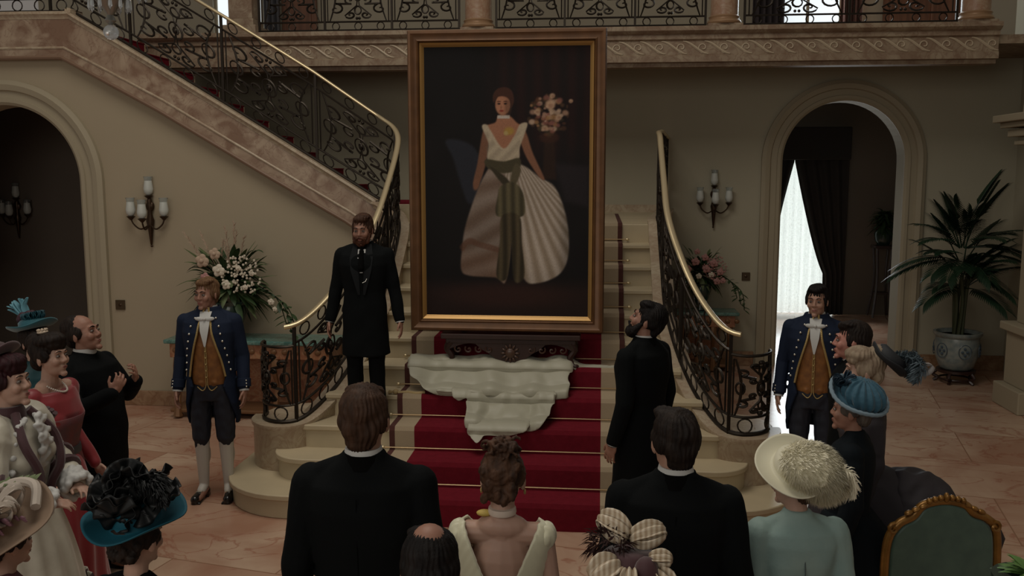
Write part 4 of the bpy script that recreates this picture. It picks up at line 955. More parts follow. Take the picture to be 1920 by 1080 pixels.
def sleeves(F,m,r0,r1,r2,cut=1.0,puff=0):
    k=F.k
    for q in (-1,1):
        e,w,_=F.arm[q]; S_=F.S[q]; w2=e+(w-e)*cut
        m.cap(S_+Vector((0,0,-.012*k)),e,r0*k,r1*k); m.cap(e,w2,r1*k,r2*k)
        if puff: m.ell(S_+Vector((q*.0*k,0,-.03*k)),(puff*.82*k,puff*k*.9,puff*1.0*k)); m.cap(S_+(e-S_)*.25,S_+(e-S_)*.8,puff*.86*k,puff*.66*k)
def cuffs(F,mat,r,L=.03,ext=.0):
    for q in (-1,1):
        e,w,_=F.arm[q]; d=(w-e).normalized(); m=MB(); a=w+d*(-.012+ext)*F.k; R=d.to_track_quat('Z','Y').to_matrix().to_4x4(); m.T=Matrix.Translation(a)@R
        m.lathe([(r*.85,0),(r,0),(r*1.03,L),(r*.85,L)],seg=18); m.build('shirt_cuff',mat,F.t)
def jacket(F,mat,hem=.86,flare=.2,slope=0,vox=.008,fat=1.0,belly=0,r=(.062,.052,.042),name='coat',shoulder=1.0,cut=.97):
    k=F.k; m=MB(); g=fat
    rings=[]
    if hem<.9: rings+=[(hem,flare*1.0,flare*.80,.01),(min(hem+.2,.92),flare*.93,flare*.72,.005)]
    rings+=[(1.0,.168*g,.122*g+belly,-belly*.5),(1.12,.158*g,.115*g+belly,-belly*.5),(1.24,.178*g,.128*g+belly*.5,-belly*.2),(1.34,.192*g,.132*g,0),(1.42,.185*g,.115*g,.005),(1.47,.13*g,.085,.012),(1.505,.082,.068,.015),(1.53,.07,.06,.015)]
    if hem>=.9: rings=[(hem,.165*g,.12*g+belly,-belly*.5)]+rings[0:] if hem<1 else rings
    rs=[ring(z,rx,ry,cy,k=k) for z,rx,ry,cy in rings]
    m.loft(rs)
    for q in (-1,1): m.ell(F.S[q]*1.0+Vector((-q*.012*k,0,-.005*k)),(.062*k*shoulder,.068*k,.055*k)); m.cap(F.S[q]+Vector((-q*.02*k,.005*k,.012*k)),Vector((q*.055*k,.016*k,1.492*k)),.045*k,.032*k)
    sleeves(F,m,*r,cut=cut)
    return F.part(m,name,mat,vox,4,.6,cloth_disp(.0035,26))
def legs_trouser(F,mat,r=(.095,.070,.058),z1=.07):
    k=F.k; m=MB(); m.loft([ring(z,rx,ry,0,k=k) for z,rx,ry in ((.80,.15,.10),(.9,.165,.115),(1.02,.15,.105))])
    for q in (-1,1): m.cap((q*.085*k,0,.88*k),(q*.092*k,-.01*k,.50*k),r[0]*k,r[1]*k); m.cap((q*.092*k,-.01*k,.50*k),(q*.098*k,.01*k,z1*k),r[1]*k,r[2]*k*1.08); m.ell((q*.092*k,.022*k,.36*k),(.066*k,.070*k,.15*k))
    return F.part(m,'trousers',mat,.009,4,.5,cloth_disp(.003,30))
def shoes(F,mat,buckle=None):
    k=F.k
    for q in (-1,1):
        m=MB(); m.cap((q*.098*k,.03*k,.05*k),(q*.125*k,-.15*k,.035*k),.042*k,.034*k); m.box((q*.1-.038)*k,(q*.1+.038)*k,.0,.06*k,.0,.03*k); m.box((q*.115-.036)*k,(q*.115+.036)*k,-.17*k,-.0,.0,.014*k); o=F.part(m,'shoe',mat,.006,2)
        if buckle: b=MB(); b.box((q*.11-.022)*k,(q*.11+.022)*k,-.095*k,-.065*k,.066*k,.080*k); b.build('buckle',buckle,o,smooth=False,bevel=.003)
def collar(F,mat,r=.064,z0=1.485,h=.045,name='shirt_collar'):
    k=F.k; m=MB(); m.lathe([(r*1.05,0),(r*1.07,h*.5),(r*.98,h),(r*.88,h),(r*.88,0)],c=(0,.012*k,z0*k),seg=32,sx=k,sy=k*.98); return m.build(name,mat,F.t)
def short_hair(F,mat,fuzz=1,part=True,bald=False,vox=.005,back=1):
    m=F.head()
    if not bald:
        m.ell((0,.024,.050),(.081,.096,.084)); m.ell((0,-.038,.090),(.060,.046,.030)); m.ell((.02,-.02,.105),(.050,.055,.020))
    for q in (-1,1): m.ell((q*.064,.020,.015),(.020,.060,.050)); m.ell((q*.071,-.022,.0),(.007,.012,.026))
    m.ell((0,.070,.0),(.066,.044,.070)); m.ell((0,.066,-.050),(.052,.034,.040))
    if bald: m.ell((0,.085,.045),(.060,.030,.045))
    return F.part(m,'hair',mat,vox,2,.5,hair_disp(.0022*fuzz,60))
def beard(F,mat,big=1):
    m=F.head()
    m.ell((0,-.060,-.100),(.040*big,.034*big,.030*big)); m.ell((0,-.075,-.088),(.026,.024,.022*big))
    for q in (-1,1): m.cap((q*.066,-.020,-.020),(q*.048,-.052,-.085),.013,.022*big,8); m.cap((0,-.102,-.047),(q*.030,-.090,-.060),.0075,.006,8); m.cap((q*.030,-.085,-.060),(q*.035,-.070,-.090),.010,.014,8)
    return F.part(m,'beard',mat,.005,1,.4,curl_disp(.0018,220))
# --- dresses
def skirt(F,mat,z1=1.02,w=.145,d=.115,hem=.34,hemd=.36,bustle=0,folds=18,name='skirt',zb=.02,n=120,amp=.05,cy=0):
    k=F.k; rs=[]
    for j in range(15):
        t=j/14; z=z1+(zb-z1)*t; g=t**.75; rx=w+(hem-w)*g; ry=d+(hemd-d)*g; c=cy+bustle*(math.sin(PI*min(1,t*1.5))*.6+t*.55)*.5; ry2=ry+bustle*.5*math.sin(PI*min(1,t*1.4+.05))
        rs.append(ring(z,rx,ry2,c,n=n,e=2,mod=(lambda a,t=t:1+amp*t**.6*math.sin(a*folds+1.3*math.sin(a*3))),k=k))
    m=MB(); m.loft(rs,caps=True); return m.build(name,mat,F.t,angle=180)
def bodice(F,mat,fat=1.0,r=(.055,.045,.036),puff=0,neck=True,top=1.50,cut=.95,vox=.007,name='bodice',disp=None,collar_h=.0,bust=1.0):
    k=F.k; g=fat; m=MB()
    rg=[(.98,.150*g,.118*g,.0),(1.06,.124*g,.100*g,0),(1.12,.122*g,.098*g,0),(1.22,.145*g,.115*g,-.008),(1.30,.160*g,.125*g,-.012),(1.38,.162*g,.112*g,0),(1.43,.150*g,.092*g,.01)]
    if neck: rg+=[(1.465,.105*g,.074,.014),(1.495,.066,.058,.015),(1.50+collar_h,.056,.052,.012)]
    m.loft([ring(z,a,b_,c,k=k) for z,a,b_,c in rg])
    for q in (-1,1): m.ell((q*.068*k*g,-.085*k*g,1.275*k),(.062*k*g*bust,.05*k*g*bust,.06*k))
    for q in (-1,1):
        m.ell(F.S[q]+Vector((-q*.01*k,0,-.008*k)),(.052*k*g,.056*k*g,.050*k*g))
        if neck: m.cap(F.S[q]+Vector((-q*.02*k,.005*k,.008*k)),Vector((q*.045*k,.016*k,1.48*k)),.040*k*g,.028*k)
    sleeves(F,m,*[x*g for x in r],cut=cut,puff=puff)
    return F.part(m,name,mat,vox,3,.5,disp or cloth_disp(.003,34))
def updo(F,mat,kind='bun',curl=1,vox=.005):
    m=F.head(); m.ell((0,.022,.046),(.083,.096,.084)); m.ell((0,.066,-.012),(.064,.042,.062)); m.ell((0,-.050,.085),(.058,.038,.026))
    for q in (-1,1): m.ell((q*.067,.0,.018),(.018,.055,.042))
    rd=random.Random(hash(F.t.name)%97 if 0 else int(F.H*1000))
    if kind=='bun': m.ell((0,.10,.05),(.05,.045,.05)); m.ell((0,.03,.125),(.055,.055,.03))
    if kind=='curls':
        for i in range(46):
            a=rd.random()*2*PI; q=rd.random()**.5*.062; z=.135-.25*q+rd.uniform(-.01,.025); c=Vector((q*math.cos(a)*1.1,.035+q*math.sin(a),z)); R=rd.uniform(.013,.021); n_=Vector((rd.uniform(-1,1),rd.uniform(-1,1),rd.uniform(-.5,1))).normalized(); u=n_.orthogonal().normalized(); v=n_.cross(u)
            m.tube([c+u*R*math.cos(x*PI/5)+v*R*math.sin(x*PI/5)+n_*.002*x for x in range(9)],.0068,6)
        for i in range(14): a=rd.uniform(-1.1,1.1); z=rd.uniform(-.05,.08); c=Vector((.080*math.sin(a),.025+.09*math.cos(a),z)); m.ell(c,(.016,.014,.022))
    if kind=='puff': m.ell((0,-.02,.095),(.088,.085,.045)); m.ell((0,.07,.09),(.06,.06,.06)); m.ell((0,-.06,.07),(.07,.035,.035))
    return F.part(m,'hair',mat,vox,1 if kind=='curls' else 2,.5,hair_disp(.0020*curl,46) if kind!='curls' else curl_disp(.0022,160))
def choker(F,mat,r=.053,z=1.50): 
    a=Vector((0,.015*F.k,z*F.k)); m=MB(); m.lathe([(r*F.k,0),(r*1.05*F.k,.008),(r*1.0*F.k,.022)],c=a,seg=28); return m.build('choker',mat,F.t)
def hatT(F,dx=0,dy=.01,dz=.10,yaw=0,pitch=0,roll=0): return F.HT@Matrix.Translation((dx,dy,dz))@Matrix.Rotation(yaw,4,'Z')@Matrix.Rotation(pitch,4,'X')@Matrix.Rotation(roll,4,'Y')
def brimhat(F,T,mat,brim=.2,brimy=.2,crown=.08,ch=.09,curlup=.03,wav=.01,name='hat'):
    m=MB(); m.T=T; vs=[]
    prof=[(0,ch),(crown*.8,ch),(crown,ch-.015),(crown*1.03,.02),(crown*1.06,0)]
    rs=[]
    for r_,z in prof[1:]: rs.append([Vector((r_*math.cos(a*PI/24),r_*1.1*math.sin(a*PI/24),z)) for a in range(48)])
    for j in range(1,9):
        t=j/8; rs.append([Vector(((crown*1.06+(brim-crown)*t)*math.cos(a*PI/24),(crown*1.15+(brimy-crown*1.1)*t)*math.sin(a*PI/24),curlup*t*t+wav*t*math.sin(a*PI/24*3))) for a in range(48)])
    rs2=[[p-Vector((0,0,.006)) for p in r_] for r_ in rs[::-1]]
    m.loft(rs+rs2); return m.build(name,mat,F.t,angle=180)
def plume(mb,pts,n,L,rd,wd=.004,droop=.4):
    pts=cr(pts,8); mb.tube(pts,.004,4)
    for i in range(n):
        t=i/(n-1); q=t*(len(pts)-1.001); j=int(q); p=pts[j].lerp(pts[j+1],q-j); tn=(pts[j+1]-pts[j]).normalized(); o=Vector((rd.uniform(-1,1),rd.uniform(-1,1),rd.uniform(-1,1))); o=(o-tn*o.dot(tn)*.6).normalized(); l=L*rd.uniform(.6,1.1)*(.5+.8*math.sin(PI*min(1,t*.9+.1))); d=(o+tn*.7).normalized(); e=p+d*l+Vector((0,0,-droop*l)); mid=p+d*l*.5+Vector((0,0,.08*l)); s_=d.cross(o.orthogonal()).normalized()*wd
        mb.add([p-s_*.4,p+s_*.4,mid+s_,mid-s_,e+s_*.2,e-s_*.2],[(0,1,2,3),(3,2,4,5)])
def fluff(mb,c,r,n,L,rd,wd=.0035,flow=(0,0,0)):
    for i in range(n):
        o=Vector((rd.gauss(0,1),rd.gauss(0,1),rd.gauss(0,1))).normalized(); p=Vector((c[0]+o.x*r[0],c[1]+o.y*r[1],c[2]+o.z*r[2])); d=(o+Vector((rd.uniform(-1,1),rd.uniform(-1,1),rd.uniform(-1,.6)))*(.8 if flow==(0,0,0) else .45)+Vector(flow)).normalized(); l=L*rd.uniform(.5,1.2); s_=d.orthogonal().normalized()*wd; mid=p+d*l*.5; e=p+d*l+Vector((0,0,-.3*l)); mb.add([p-s_,p+s_,mid+s_,mid-s_,e],[(0,1,2,3),(3,2,4)])
def ribbonloop(mb,c,d,up,L,W,th=.5):
    c=Vector(c);d=Vector(d).normalized();up=Vector(up).normalized();sd=d.cross(up).normalized()
    rs=[]
    for i in range(17):
        a=i/16*2*PI; x=L*.5*(1-math.cos(a)); y=th*L*.5*math.sin(a); w=W*(.35+.65*math.sin(PI*min(1,x/L*.8+.1)))
        rs.append([c+d*x+up*(y+.012*math.sin(q*PI*4+a))+sd*w*(q*2-1) for q in [j/10 for j in range(11)]])
    vs=[p for r_ in rs for p in r_]; mb.add(vs,[(j*11+i,j*11+i+1,(j+1)*11+i+1,(j+1)*11+i) for j in range(16) for i in range(10)])
# --- the men in black seen from behind
def man_black_back(label,loc,H,rz,hair,yaw=0,fat=1,wide=1.0):
    F=Fig('person',label,loc,rz,H,yaw=yaw,skin=SK1)
    jacket(F,BLK,hem=.62,flare=.19,fat=1.08*fat,r=(.068,.056,.046),shoulder=wide,name='tailcoat'); legs_trouser(F,BLK); shoes(F,SHO); collar(F,WHC,.063,1.495,.050); cuffs(F,WHC,.036*F.k)
    m=MB(); k=F.k; m.lathe([(.088,-.028),(.080,.0),(.072,.022),(.066,.022),(.070,-.02)],c=(0,.014*k,1.505*k),seg=36,sx=k,sy=k*.92); m.build('coat_collar',BLK2,F.t)
    m=MB(); m.tube([(0,.138*k*fat,1.40*k),(0,.136*k*fat,1.24*k),(0,.126*k*fat,1.1*k),(0,.15*k*fat,.9*k)],.0015,4); m.build('back_seam',BLK2,F.t)
    short_hair(F,hair,1.3); return F
man_black_back('man in black tailcoat with chestnut hair seen from behind, left of the lady in cream',(-.84,3.13,0),1.86,PI+.03,H_BRN,0)
man_black_back('dark haired man in black tailcoat seen from behind, right of the lady in cream',(.29,3.27,0),1.765,PI-.05,H_DRK,yaw=.35)
# --- lady in cream, back to us
CRM=P('cream_silk',(.62,.60,.43),.45,sheen=.3,bump=.1,bscale=30)
F=Fig('person','woman in cream gown with deep V back and curled auburn updo seen from behind',(-.33,3.08,0),PI,1.66,fem=True,skin=SK3,vox=.005,bare=True)
k=F.k; skirt(F,CRM,1.04,.13,.10,.36,.40,bustle=.18)
m=MB(); zs=[.98,1.06,1.13,1.20,1.28,1.34,1.39,1.43,1.46,1.478]; aa=[.15,.126,.126,.138,.155,.168,.176,.178,.166,.14]; bb=[.118,.102,.100,.108,.114,.108,.098,.084,.066,.045]; cc=[0,0,0,-.004,-.004,0,.006,.012,.014,.015]
zz=[.98+.498*i/44 for i in range(45)]
m.loft([ring(z,float(np.interp(z,zs,aa))+.005,float(np.interp(z,zs,bb))+.012,float(np.interp(z,zs,cc)),n=160,k=k) for z in zz],caps=False)
def keepf(f):
    c=sum((m.v[i] for i in f),Vector())/len(f)/k
    if c.y>.0 and c.z>1.19 and abs(c.x)<.118*((c.z-1.19)/.24)**.85: return False
    if c.y<=.0 and c.z>1.27 and abs(c.x)<.118*((c.z-1.27)/.17)**.6: return False
    return not(c.z>1.44 and abs(c.x)<.118)
mm=MB(); mm.add(m.v,[f for f in m.f if keepf(f)]); me=mm.mesh('b')
bm=bmesh.new(); bm.from_mesh(me); bmesh.ops.delete(bm,geom=[v for v in bm.verts if not v.link_faces],context='VERTS')
for v in bm.verts: v.co+=v.normal*(.0013*math.sin((abs(v.co.x)+v.co.z*.5)*230) if v.co.z>1.12*k else 0)
edge_relax(bm,8); bm.to_mesh(me); bm.free(); link('bodice',me,CRM,F.t,True,angle=180,solid=.010)
for q in (-1,1): m=MB(); m.ell(Vector((q*.165,.012,1.425))*k,(.038*k,.062*k,.050*k)); F.part(m,'cap_sleeve',CRM,.006,2,.5,lambda co,no:.002*np.sin(co[:,1]*200))
updo(F,H_AUB,'curls'); choker(F,P('pearl_choker',(.6,.5,.42),.3),.051,1.505)
for q in (-1,1): m=MB(); m.T=F.HT; m.ell((q*.082,.0,-.045),(.005,.005,.012),n=8,m=6); m.build('earring',GTR,F.t)
m=MB(); m.ell((.065*k,.02*k,1.505*k),(.03,.02,.012)); m.build('gold_corsage',P('yellow_bloom',(.5,.36,.08),.6),F.t)
# --- bald man
F=Fig('person','balding man with dark fringe of hair seen from behind at the bottom edge',(-.47,2.42,0),PI+.1,1.605,skin=SK2,pitch=-.30,hs=1.10)
jacket(F,BLK,hem=.62,fat=1.15,name='tailcoat'); legs_trouser(F,BLK); shoes(F,SHO); collar(F,WHC); short_hair(F,H_BLK,1)
m=F.head(); m.ell((0,.045,.088),(.052,.058,.050)); m.build('bald_patch',SK2,F.t)
# --- bearded man by the stair foot
F=Fig('person','man in long black frock coat with black beard gazing up, right of the carpet',(.29,5.86,0),math.radians(-128),1.80,yaw=.50,pitch=.38,skin=SK2)
jacket(F,BLK,hem=.50,flare=.215,fat=1.1,r=(.066,.056,.047),name='frock_coat'); legs_trouser(F,BLK); shoes(F,SHO); collar(F,WHC,.063,1.49,.05); cuffs(F,WHC,.036)
short_hair(F,H_BLK,1.4); beard(F,H_BLK,1.35)
m=MB(); k=F.k; m.lathe([(.088,-.028),(.080,.0),(.072,.022),(.066,.022)],c=(0,.014*k,1.505*k),seg=36,sx=k,sy=k*.92); m.build('coat_collar',BLK2,F.t)
# --- man on the stairs
a=((.055,.02,-.29),(.105,-.02,-.55))
F=Fig('person','red bearded man in black morning coat standing on the left side of the stairs',(-1.90,7.19,3*RISE+.0),math.radians(4),1.72,yaw=-.1,pitch=-.10,skin=SK2,L=a,R=a,hs=1.04)
jacket(F,BLK,hem=.58,flare=.20,fat=1.08,r=(.066,.056,.048),name='morning_coat'); legs_trouser(F,BLK); shoes(F,SHO); collar(F,WHC,.062,1.492,.048); cuffs(F,WHC,.037); short_hair(F,hairm('russet_hair',(.075,.034,.018),(.03,.013,.008)),1.2); beard(F,hairm('russet_beard',(.085,.030,.014),(.04,.014,.008)),.92)
k=F.k
for q in (-1,1):
    m=MB(); m.loft([[Vector((q*(.012+.0),-.137,1.10))*k,Vector((q*.03,-.142,1.10))*k,Vector((q*.03,-.136,1.10))*k],[Vector((q*.02,-.139,1.28))*k,Vector((q*.085,-.150,1.30))*k,Vector((q*.085,-.135,1.30))*k],[Vector((q*.035,-.110,1.44))*k,Vector((q*.095,-.120,1.40))*k,Vector((q*.09,-.10,1.40))*k],[Vector((q*.04,-.06,1.51))*k,Vector((q*.075,-.05,1.51))*k,Vector((q*.07,-.03,1.50))*k]]); m.build('lapel',P('satin_lapel',(.004,.005,.006),.75,spec=.2),F.t)
m=MB(); m.loft([[Vector((x,y,z))*k for x,y,z in r_] for r_ in ([(-.012,-.137,1.28),(.012,-.137,1.28),(.0,-.13,1.27)],[(-.03,-.125,1.40),(.03,-.125,1.40),(0,-.11,1.40)],[(-.032,-.088,1.47),(.032,-.088,1.47),(0,-.075,1.47)])]); m.build('shirt_front',WHC,F.t)
m=MB(); m.ell(Vector((0,-.085,1.478))*k,(.022,.016,.016)); m.cap(Vector((0,-.10,1.45))*k,Vector((0,-.142,1.32))*k,.02,.026); m.build('cravat',BLK2,F.t)
m=MB(); m.tube([Vector((.05,-.139,1.24))*k,Vector((.035,-.146,1.21))*k,Vector((.01,-.148,1.20))*k],.003,5); m.build('watch_chain',SIL,F.t)
# --- liveried footmen
def footman(label,loc,rz,H,hair,yaw,skinm):
    F=Fig('person',label,loc,rz,H,yaw=yaw,skin=skinm); k=F.k
    m=MB(); m.loft([ring(z,a,b_,c,k=k) for z,a,b_,c in ((.93,.145,.112,0),(1.0,.148,.116,-.004),(1.12,.145,.118,-.006),(1.24,.16,.126,-.006),(1.34,.17,.122,0),(1.42,.15,.10,.005),(1.47,.1,.075,.012))])
    for q in (-1,1): m.cap(Vector((q*.045,-.085,.95))*k,Vector((q*.03,-.09,.905))*k,.035*k,.015*k)
    wc=F.part(m,'waistcoat',AMB,.007,2)
    for q in (-1,1):
        m=MB(); m.tube(cr([Vector(p)*k for p in ((q*.075,-.125,.925),(q*.035,-.130,.895),(q*.008,-.132,.93),(q*.006,-.134,1.0),(q*.006,-.137,1.15),(q*.006,-.138,1.28),(q*.03,-.13,1.38))],5),.004,5); m.build('waistcoat_braid',GTR,wc)
    for i in range(6): m=MB(); m.ell(Vector((0,-.143,1.0+.05*i))*k,.0075,n=8,m=6); m.build('waistcoat_button',GTR,wc)
    # open coat: shell with front gap
    def gap(z): 
        if z<.99: return .62+1.0*(1-sm_(z,.45,.97))
        return .62*(1-sm_(z,.98,1.42))+.23
    def shell(off):
        rs=[]
        for z,a,b_,c in ((.60,.18,.165,.035),(.66,.19,.165,.03),(.78,.195,.16,.02),(.92,.182,.145,.01),(1.0,.172,.134,.0),(1.12,.168,.132,-.002),(1.24,.182,.142,-.002),(1.34,.195,.140,0),(1.41,.19,.122,.004),(1.46,.135,.092,.01),(1.495,.09,.075,.012),(1.53,.078,.068,.012)):
            g=gap(z); row=[]
            for i in range(41):
                an=-PI/2+g+(2*PI-2*g)*i/40; cc,ss=math.cos(an),math.sin(an); e=2.3; r=1/((abs(cc)**e+abs(ss)**e)**(1/e)); row.append(Vector((a*r*cc,c+b_*r*ss,z))*k*1.0)
            rs.append(row)
        return rs
    rs=shell(0); m=MB(); m.loft(rs,caps=False,closed=False); me=m.mesh('shell')
    oc=bpy.data.objects.new('tmp',me); COL.objects.link(oc); sd=oc.modifiers.new('s','SOLIDIFY'); sd.thickness=.022; sd.offset=0
    dg=bpy.context.evaluated_depsgraph_get(); dg.update(); m2=oc.evaluated_get(dg).to_mesh(); mm=MB(); mm.add([tuple(v.co) for v in m2.vertices],[tuple(p.vertices) for p in m2.polygons]); bpy.data.objects.remove(oc)
    for q in (-1,1): mm.ell(F.S[q]+Vector((-q*.012*k,0,-.005*k)),(.062*k,.066*k,.055*k)); mm.cap(F.S[q]+Vector((-q*.02*k,.005*k,.012*k)),Vector((q*.06*k,.02*k,1.487*k)),.042*k,.03*k)
    sleeves(F,mm,.064,.054,.046,cut=.93)
    ct=F.part(mm,'livery_coat',NAVY,.007,2,.5,cloth_disp(.002,30))
    for side in (0,40):
        m=MB(); m.tube(cr([Vector((r_[side].x*1.0,r_[side].y-.010,r_[side].z)) for r_ in rs[4:]],4),.0085,6); m.build('gold_edging',GTR,ct)
        sg=1 if side==0 else -1
        for i in range(2,10):
            z=.93+.058*i; 
            for a_ in (.075,):
                q=1 if side==0 else -1
                x=q*(.105+.02*math.sin(PI*(i-2)/9)); r=.142 if z<1.38 else .118
                # place on coat surface
                g=gap(z)+.28; an=-PI/2+g if side==0 else -PI/2-g
                zz=[t_ for t_ in (.92,1.0,1.12,1.24,1.34,1.41,1.46)]; aa=[.182,.172,.168,.182,.195,.19,.135]; bb=[.145,.134,.132,.142,.140,.122,.092]; a0=float(np.interp(z,zz,aa)); b0=float(np.interp(z,zz,bb)); cc,ss=math.cos(an),math.sin(an); e=2.3; r=1/((abs(cc)**e+abs(ss)**e)**(1/e))
                m=MB(); m.ell(Vector((a0*r*cc*1.07,b0*r*ss*1.10,z))*k,.0095,n=8,m=6); m.build('silver_button',SIL,ct)
    for q in (-1,1):
        e_,w_,_=F.arm[q]; d=(w_-e_).normalized(); 
        m=MB(); m.T=Matrix.Translation(e_+(w_-e_)*.70)@d.to_track_quat('Z','Y').to_matrix().to_4x4(); m.lathe([(.050*k,0),(.054*k,.004),(.053*k,.065),(.045*k,.065)],seg=20); m.build('coat_cuff',NAVY,ct)
        for i in range(3): m=MB(); p=e_+(w_-e_)*(.72+.09*i)+Vector((q*.03*k,-.046*k,0)); m.ell(p,.007,n=8,m=6); m.build('cuff_button',SIL,ct)
    cuffs(F,WHC,.037*k)
    # breeches, stockings, shoes
    m=MB(); m.loft([ring(z,rx,ry,0,k=k) for z,rx,ry in ((.80,.15,.10),(.9,.155,.11),(.98,.145,.105))])
    for q in (-1,1): m.cap((q*.085*k,0,.88*k),(q*.094*k,-.01*k,.52*k),.092*k,.072*k); m.ell((q*.096*k,-.01*k,.50*k),(.07*k,.072*k,.06*k)); m.cap((q*.096*k,-.01*k,.50*k),(q*.096*k,-.005*k,.43*k),.062*k,.054*k)
    F.part(m,'knee_breeches',NAVD,.008,2,.5,cloth_disp(.003,60))
    for q in (-1,1):
        m=MB(); m.cap((q*.094*k,-.005*k,.46*k),(q*.096*k,.012*k,.10*k),.058*k,.038*k); m.ell((q*.094*k,.028*k,.35*k),(.054*k,.055*k,.11*k)); m.cap((q*.096*k,.012*k,.10*k),(q*.105*k,-.04*k,.07*k),.038*k,.034*k); F.part(m,'stocking',STK,.006,3)
    shoes(F,SHO,SIL); collar(F,WHC,.062,1.485,.055)
    m=MB(); m.loft([[Vector((x,y,z))*k for x,y,z in r_] for r_ in ([(-.006,-.150,1.24),(.006,-.150,1.24),(0,-.14,1.23)],[(-.032,-.150,1.36),(.032,-.150,1.36),(0,-.12,1.36)],[(-.04,-.115,1.46),(.04,-.115,1.46),(0,-.08,1.46)],[(-.045,-.075,1.50),(.045,-.075,1.50),(0,-.05,1.50)])]); m.build('jabot',WHC,F.t)
    m=MB(); 
    for q in (-1,1): m.ell(Vector((q*.038,-.118,1.448))*k,(.038,.014,.017),Matrix.Rotation(q*-.12,3,'Y'))
    m.ell(Vector((0,-.125,1.448))*k,(.013,.014,.013)); m.build('bow_tie',WHC,F.t)
    short_hair(F,hair,1.2); return F
footman('sandy haired footman in navy and amber livery standing left of the stairs',(-3.08,6.86,0),math.radians(8),1.80,H_SND,-.35,SK2)
footman('dark haired footman in navy and amber livery standing by the right arch',(1.68,7.12,0),math.radians(-16),1.77,H_BLK,-.12,SK1)
# --- priest
aL=((.09,-.10,-.24),(-.06,-.27,-.12),{'dir':(-.35,-.35,.75),'pn':(-.6,.7,.2),'curl':.6}); aR=((.09,-.12,-.24),(-.04,-.30,-.14),{'dir':(-.35,-.35,.75),'pn':(-.6,.7,.2),'curl':.6})
F=Fig('person','stout clergyman in black cape clasping his lapels beside the left arch',(-3.26,5.42,0),math.radians(82),1.72,yaw=.10,pitch=.28,skin=SK2,L=aL,R=aR,hs=1.08)
jacket(F,BLK,hem=.30,flare=.25,fat=1.22,belly=.05,r=(.07,.06,.05),name='cassock'); legs_trouser(F,BLK); shoes(F,SHO); collar(F,WHC,.068,1.495,.042,'clerical_collar')
m=F.head(); m.ell((0,.042,.052),(.079,.082,.078)); m.ell((0,.072,-.01),(.064,.040,.06)); [m.ell((q*.066,.015,.015),(.018,.055,.045)) for q in (-1,1)]; F.part(m,'hair',H_DRK,.005,2,.5,hair_disp(.0015,60)); cuffs(F,WHC,.036)
m=MB(); k=F.k
m.loft([ring(z,a,b_,c,n=60,k=k,mod=(lambda an,z=z:1+.04*(1.45-z)*math.sin(an*9))) for z,a,b_,c in ((.42,.37,.33,.13),(.7,.33,.28,.11),(1.0,.29,.22,.08),(1.2,.265,.175,.05),(1.36,.235,.135,.035),(1.44,.18,.11,.03),(1.49,.1,.08,.02))],caps=False)
# open the cape at the front
mm=MB(); keep=[f for f in m.f if not all(m.v[i].y<.0*k for i in f)]; mm.add(m.v,keep); mm.build('cape',BLK,F.t,solid=.01,angle=180)
# --- red dress woman
REDD=P('scarlet_silk',(.22,.010,.016),.45,sheen=.3); BRD=P('mauve_grey_brocade',(.085,.035,.04),.6,c2=(.14,.03,.03),vscale=18)
ar=((.03,.02,-.28),(.05,-.12,-.50))
F=Fig('person','woman in scarlet dress with brown upswept hair in profile on the left',(-3.11,4.80,0),math.radians(82),1.70,fem=True,pitch=.12,skin=SK3,L=ar,R=ar,hs=1.04,bare=True)
k=F.k; bodice(F,REDD,1.04,puff=.0,neck=False,top=1.46); skirt(F,REDD,1.04,.13,.11,.30,.34,bustle=.22,folds=14)
m=MB(); m.loft([ring(z,a,b_,c,n=60,k=k) for z,a,b_,c in ((.55,.22,.20,0),(.8,.185,.165,0),(1.0,.155,.128,0),(1.10,.132,.112,0),(1.22,.153,.130,-.01),(1.28,.163,.140,-.015))],caps=False); m.build('brocade_overdress',BRD,F.t,solid=.006,angle=180)
m=MB(); m.loft([ring(z,a,b_,c,n=60,k=k) for z,a,b_,c in ((1.03,.148,.122,0),(1.06,.150,.126,0),(1.09,.146,.122,0))]); m.build('waist_sash',P('slate_sash',(.04,.04,.045),.5),F.t)
updo(F,H_DRK,'puff'); m=MB(); m.T=F.HT; m.ell((0,.02,.145),(.03,.03,.012)); 
for i in range(8): m.ell((.022*math.cos(i*.78),.02+.022*math.sin(i*.78),.158),.008,n=6,m=5)
m.build('hair_ornament',P('cream_ornament',(.5,.4,.3),.5),F.t)
m=MB(); 
for i in range(26): 
    a=PI+PI*i/25; m.ell(Vector((.062*math.cos(a),.0+.095*math.sin(a),1.478-.05*abs(math.sin(a))))*k,.006,n=6,m=5)
m.build('necklace',P('pearls',(.6,.55,.48),.3),F.t)
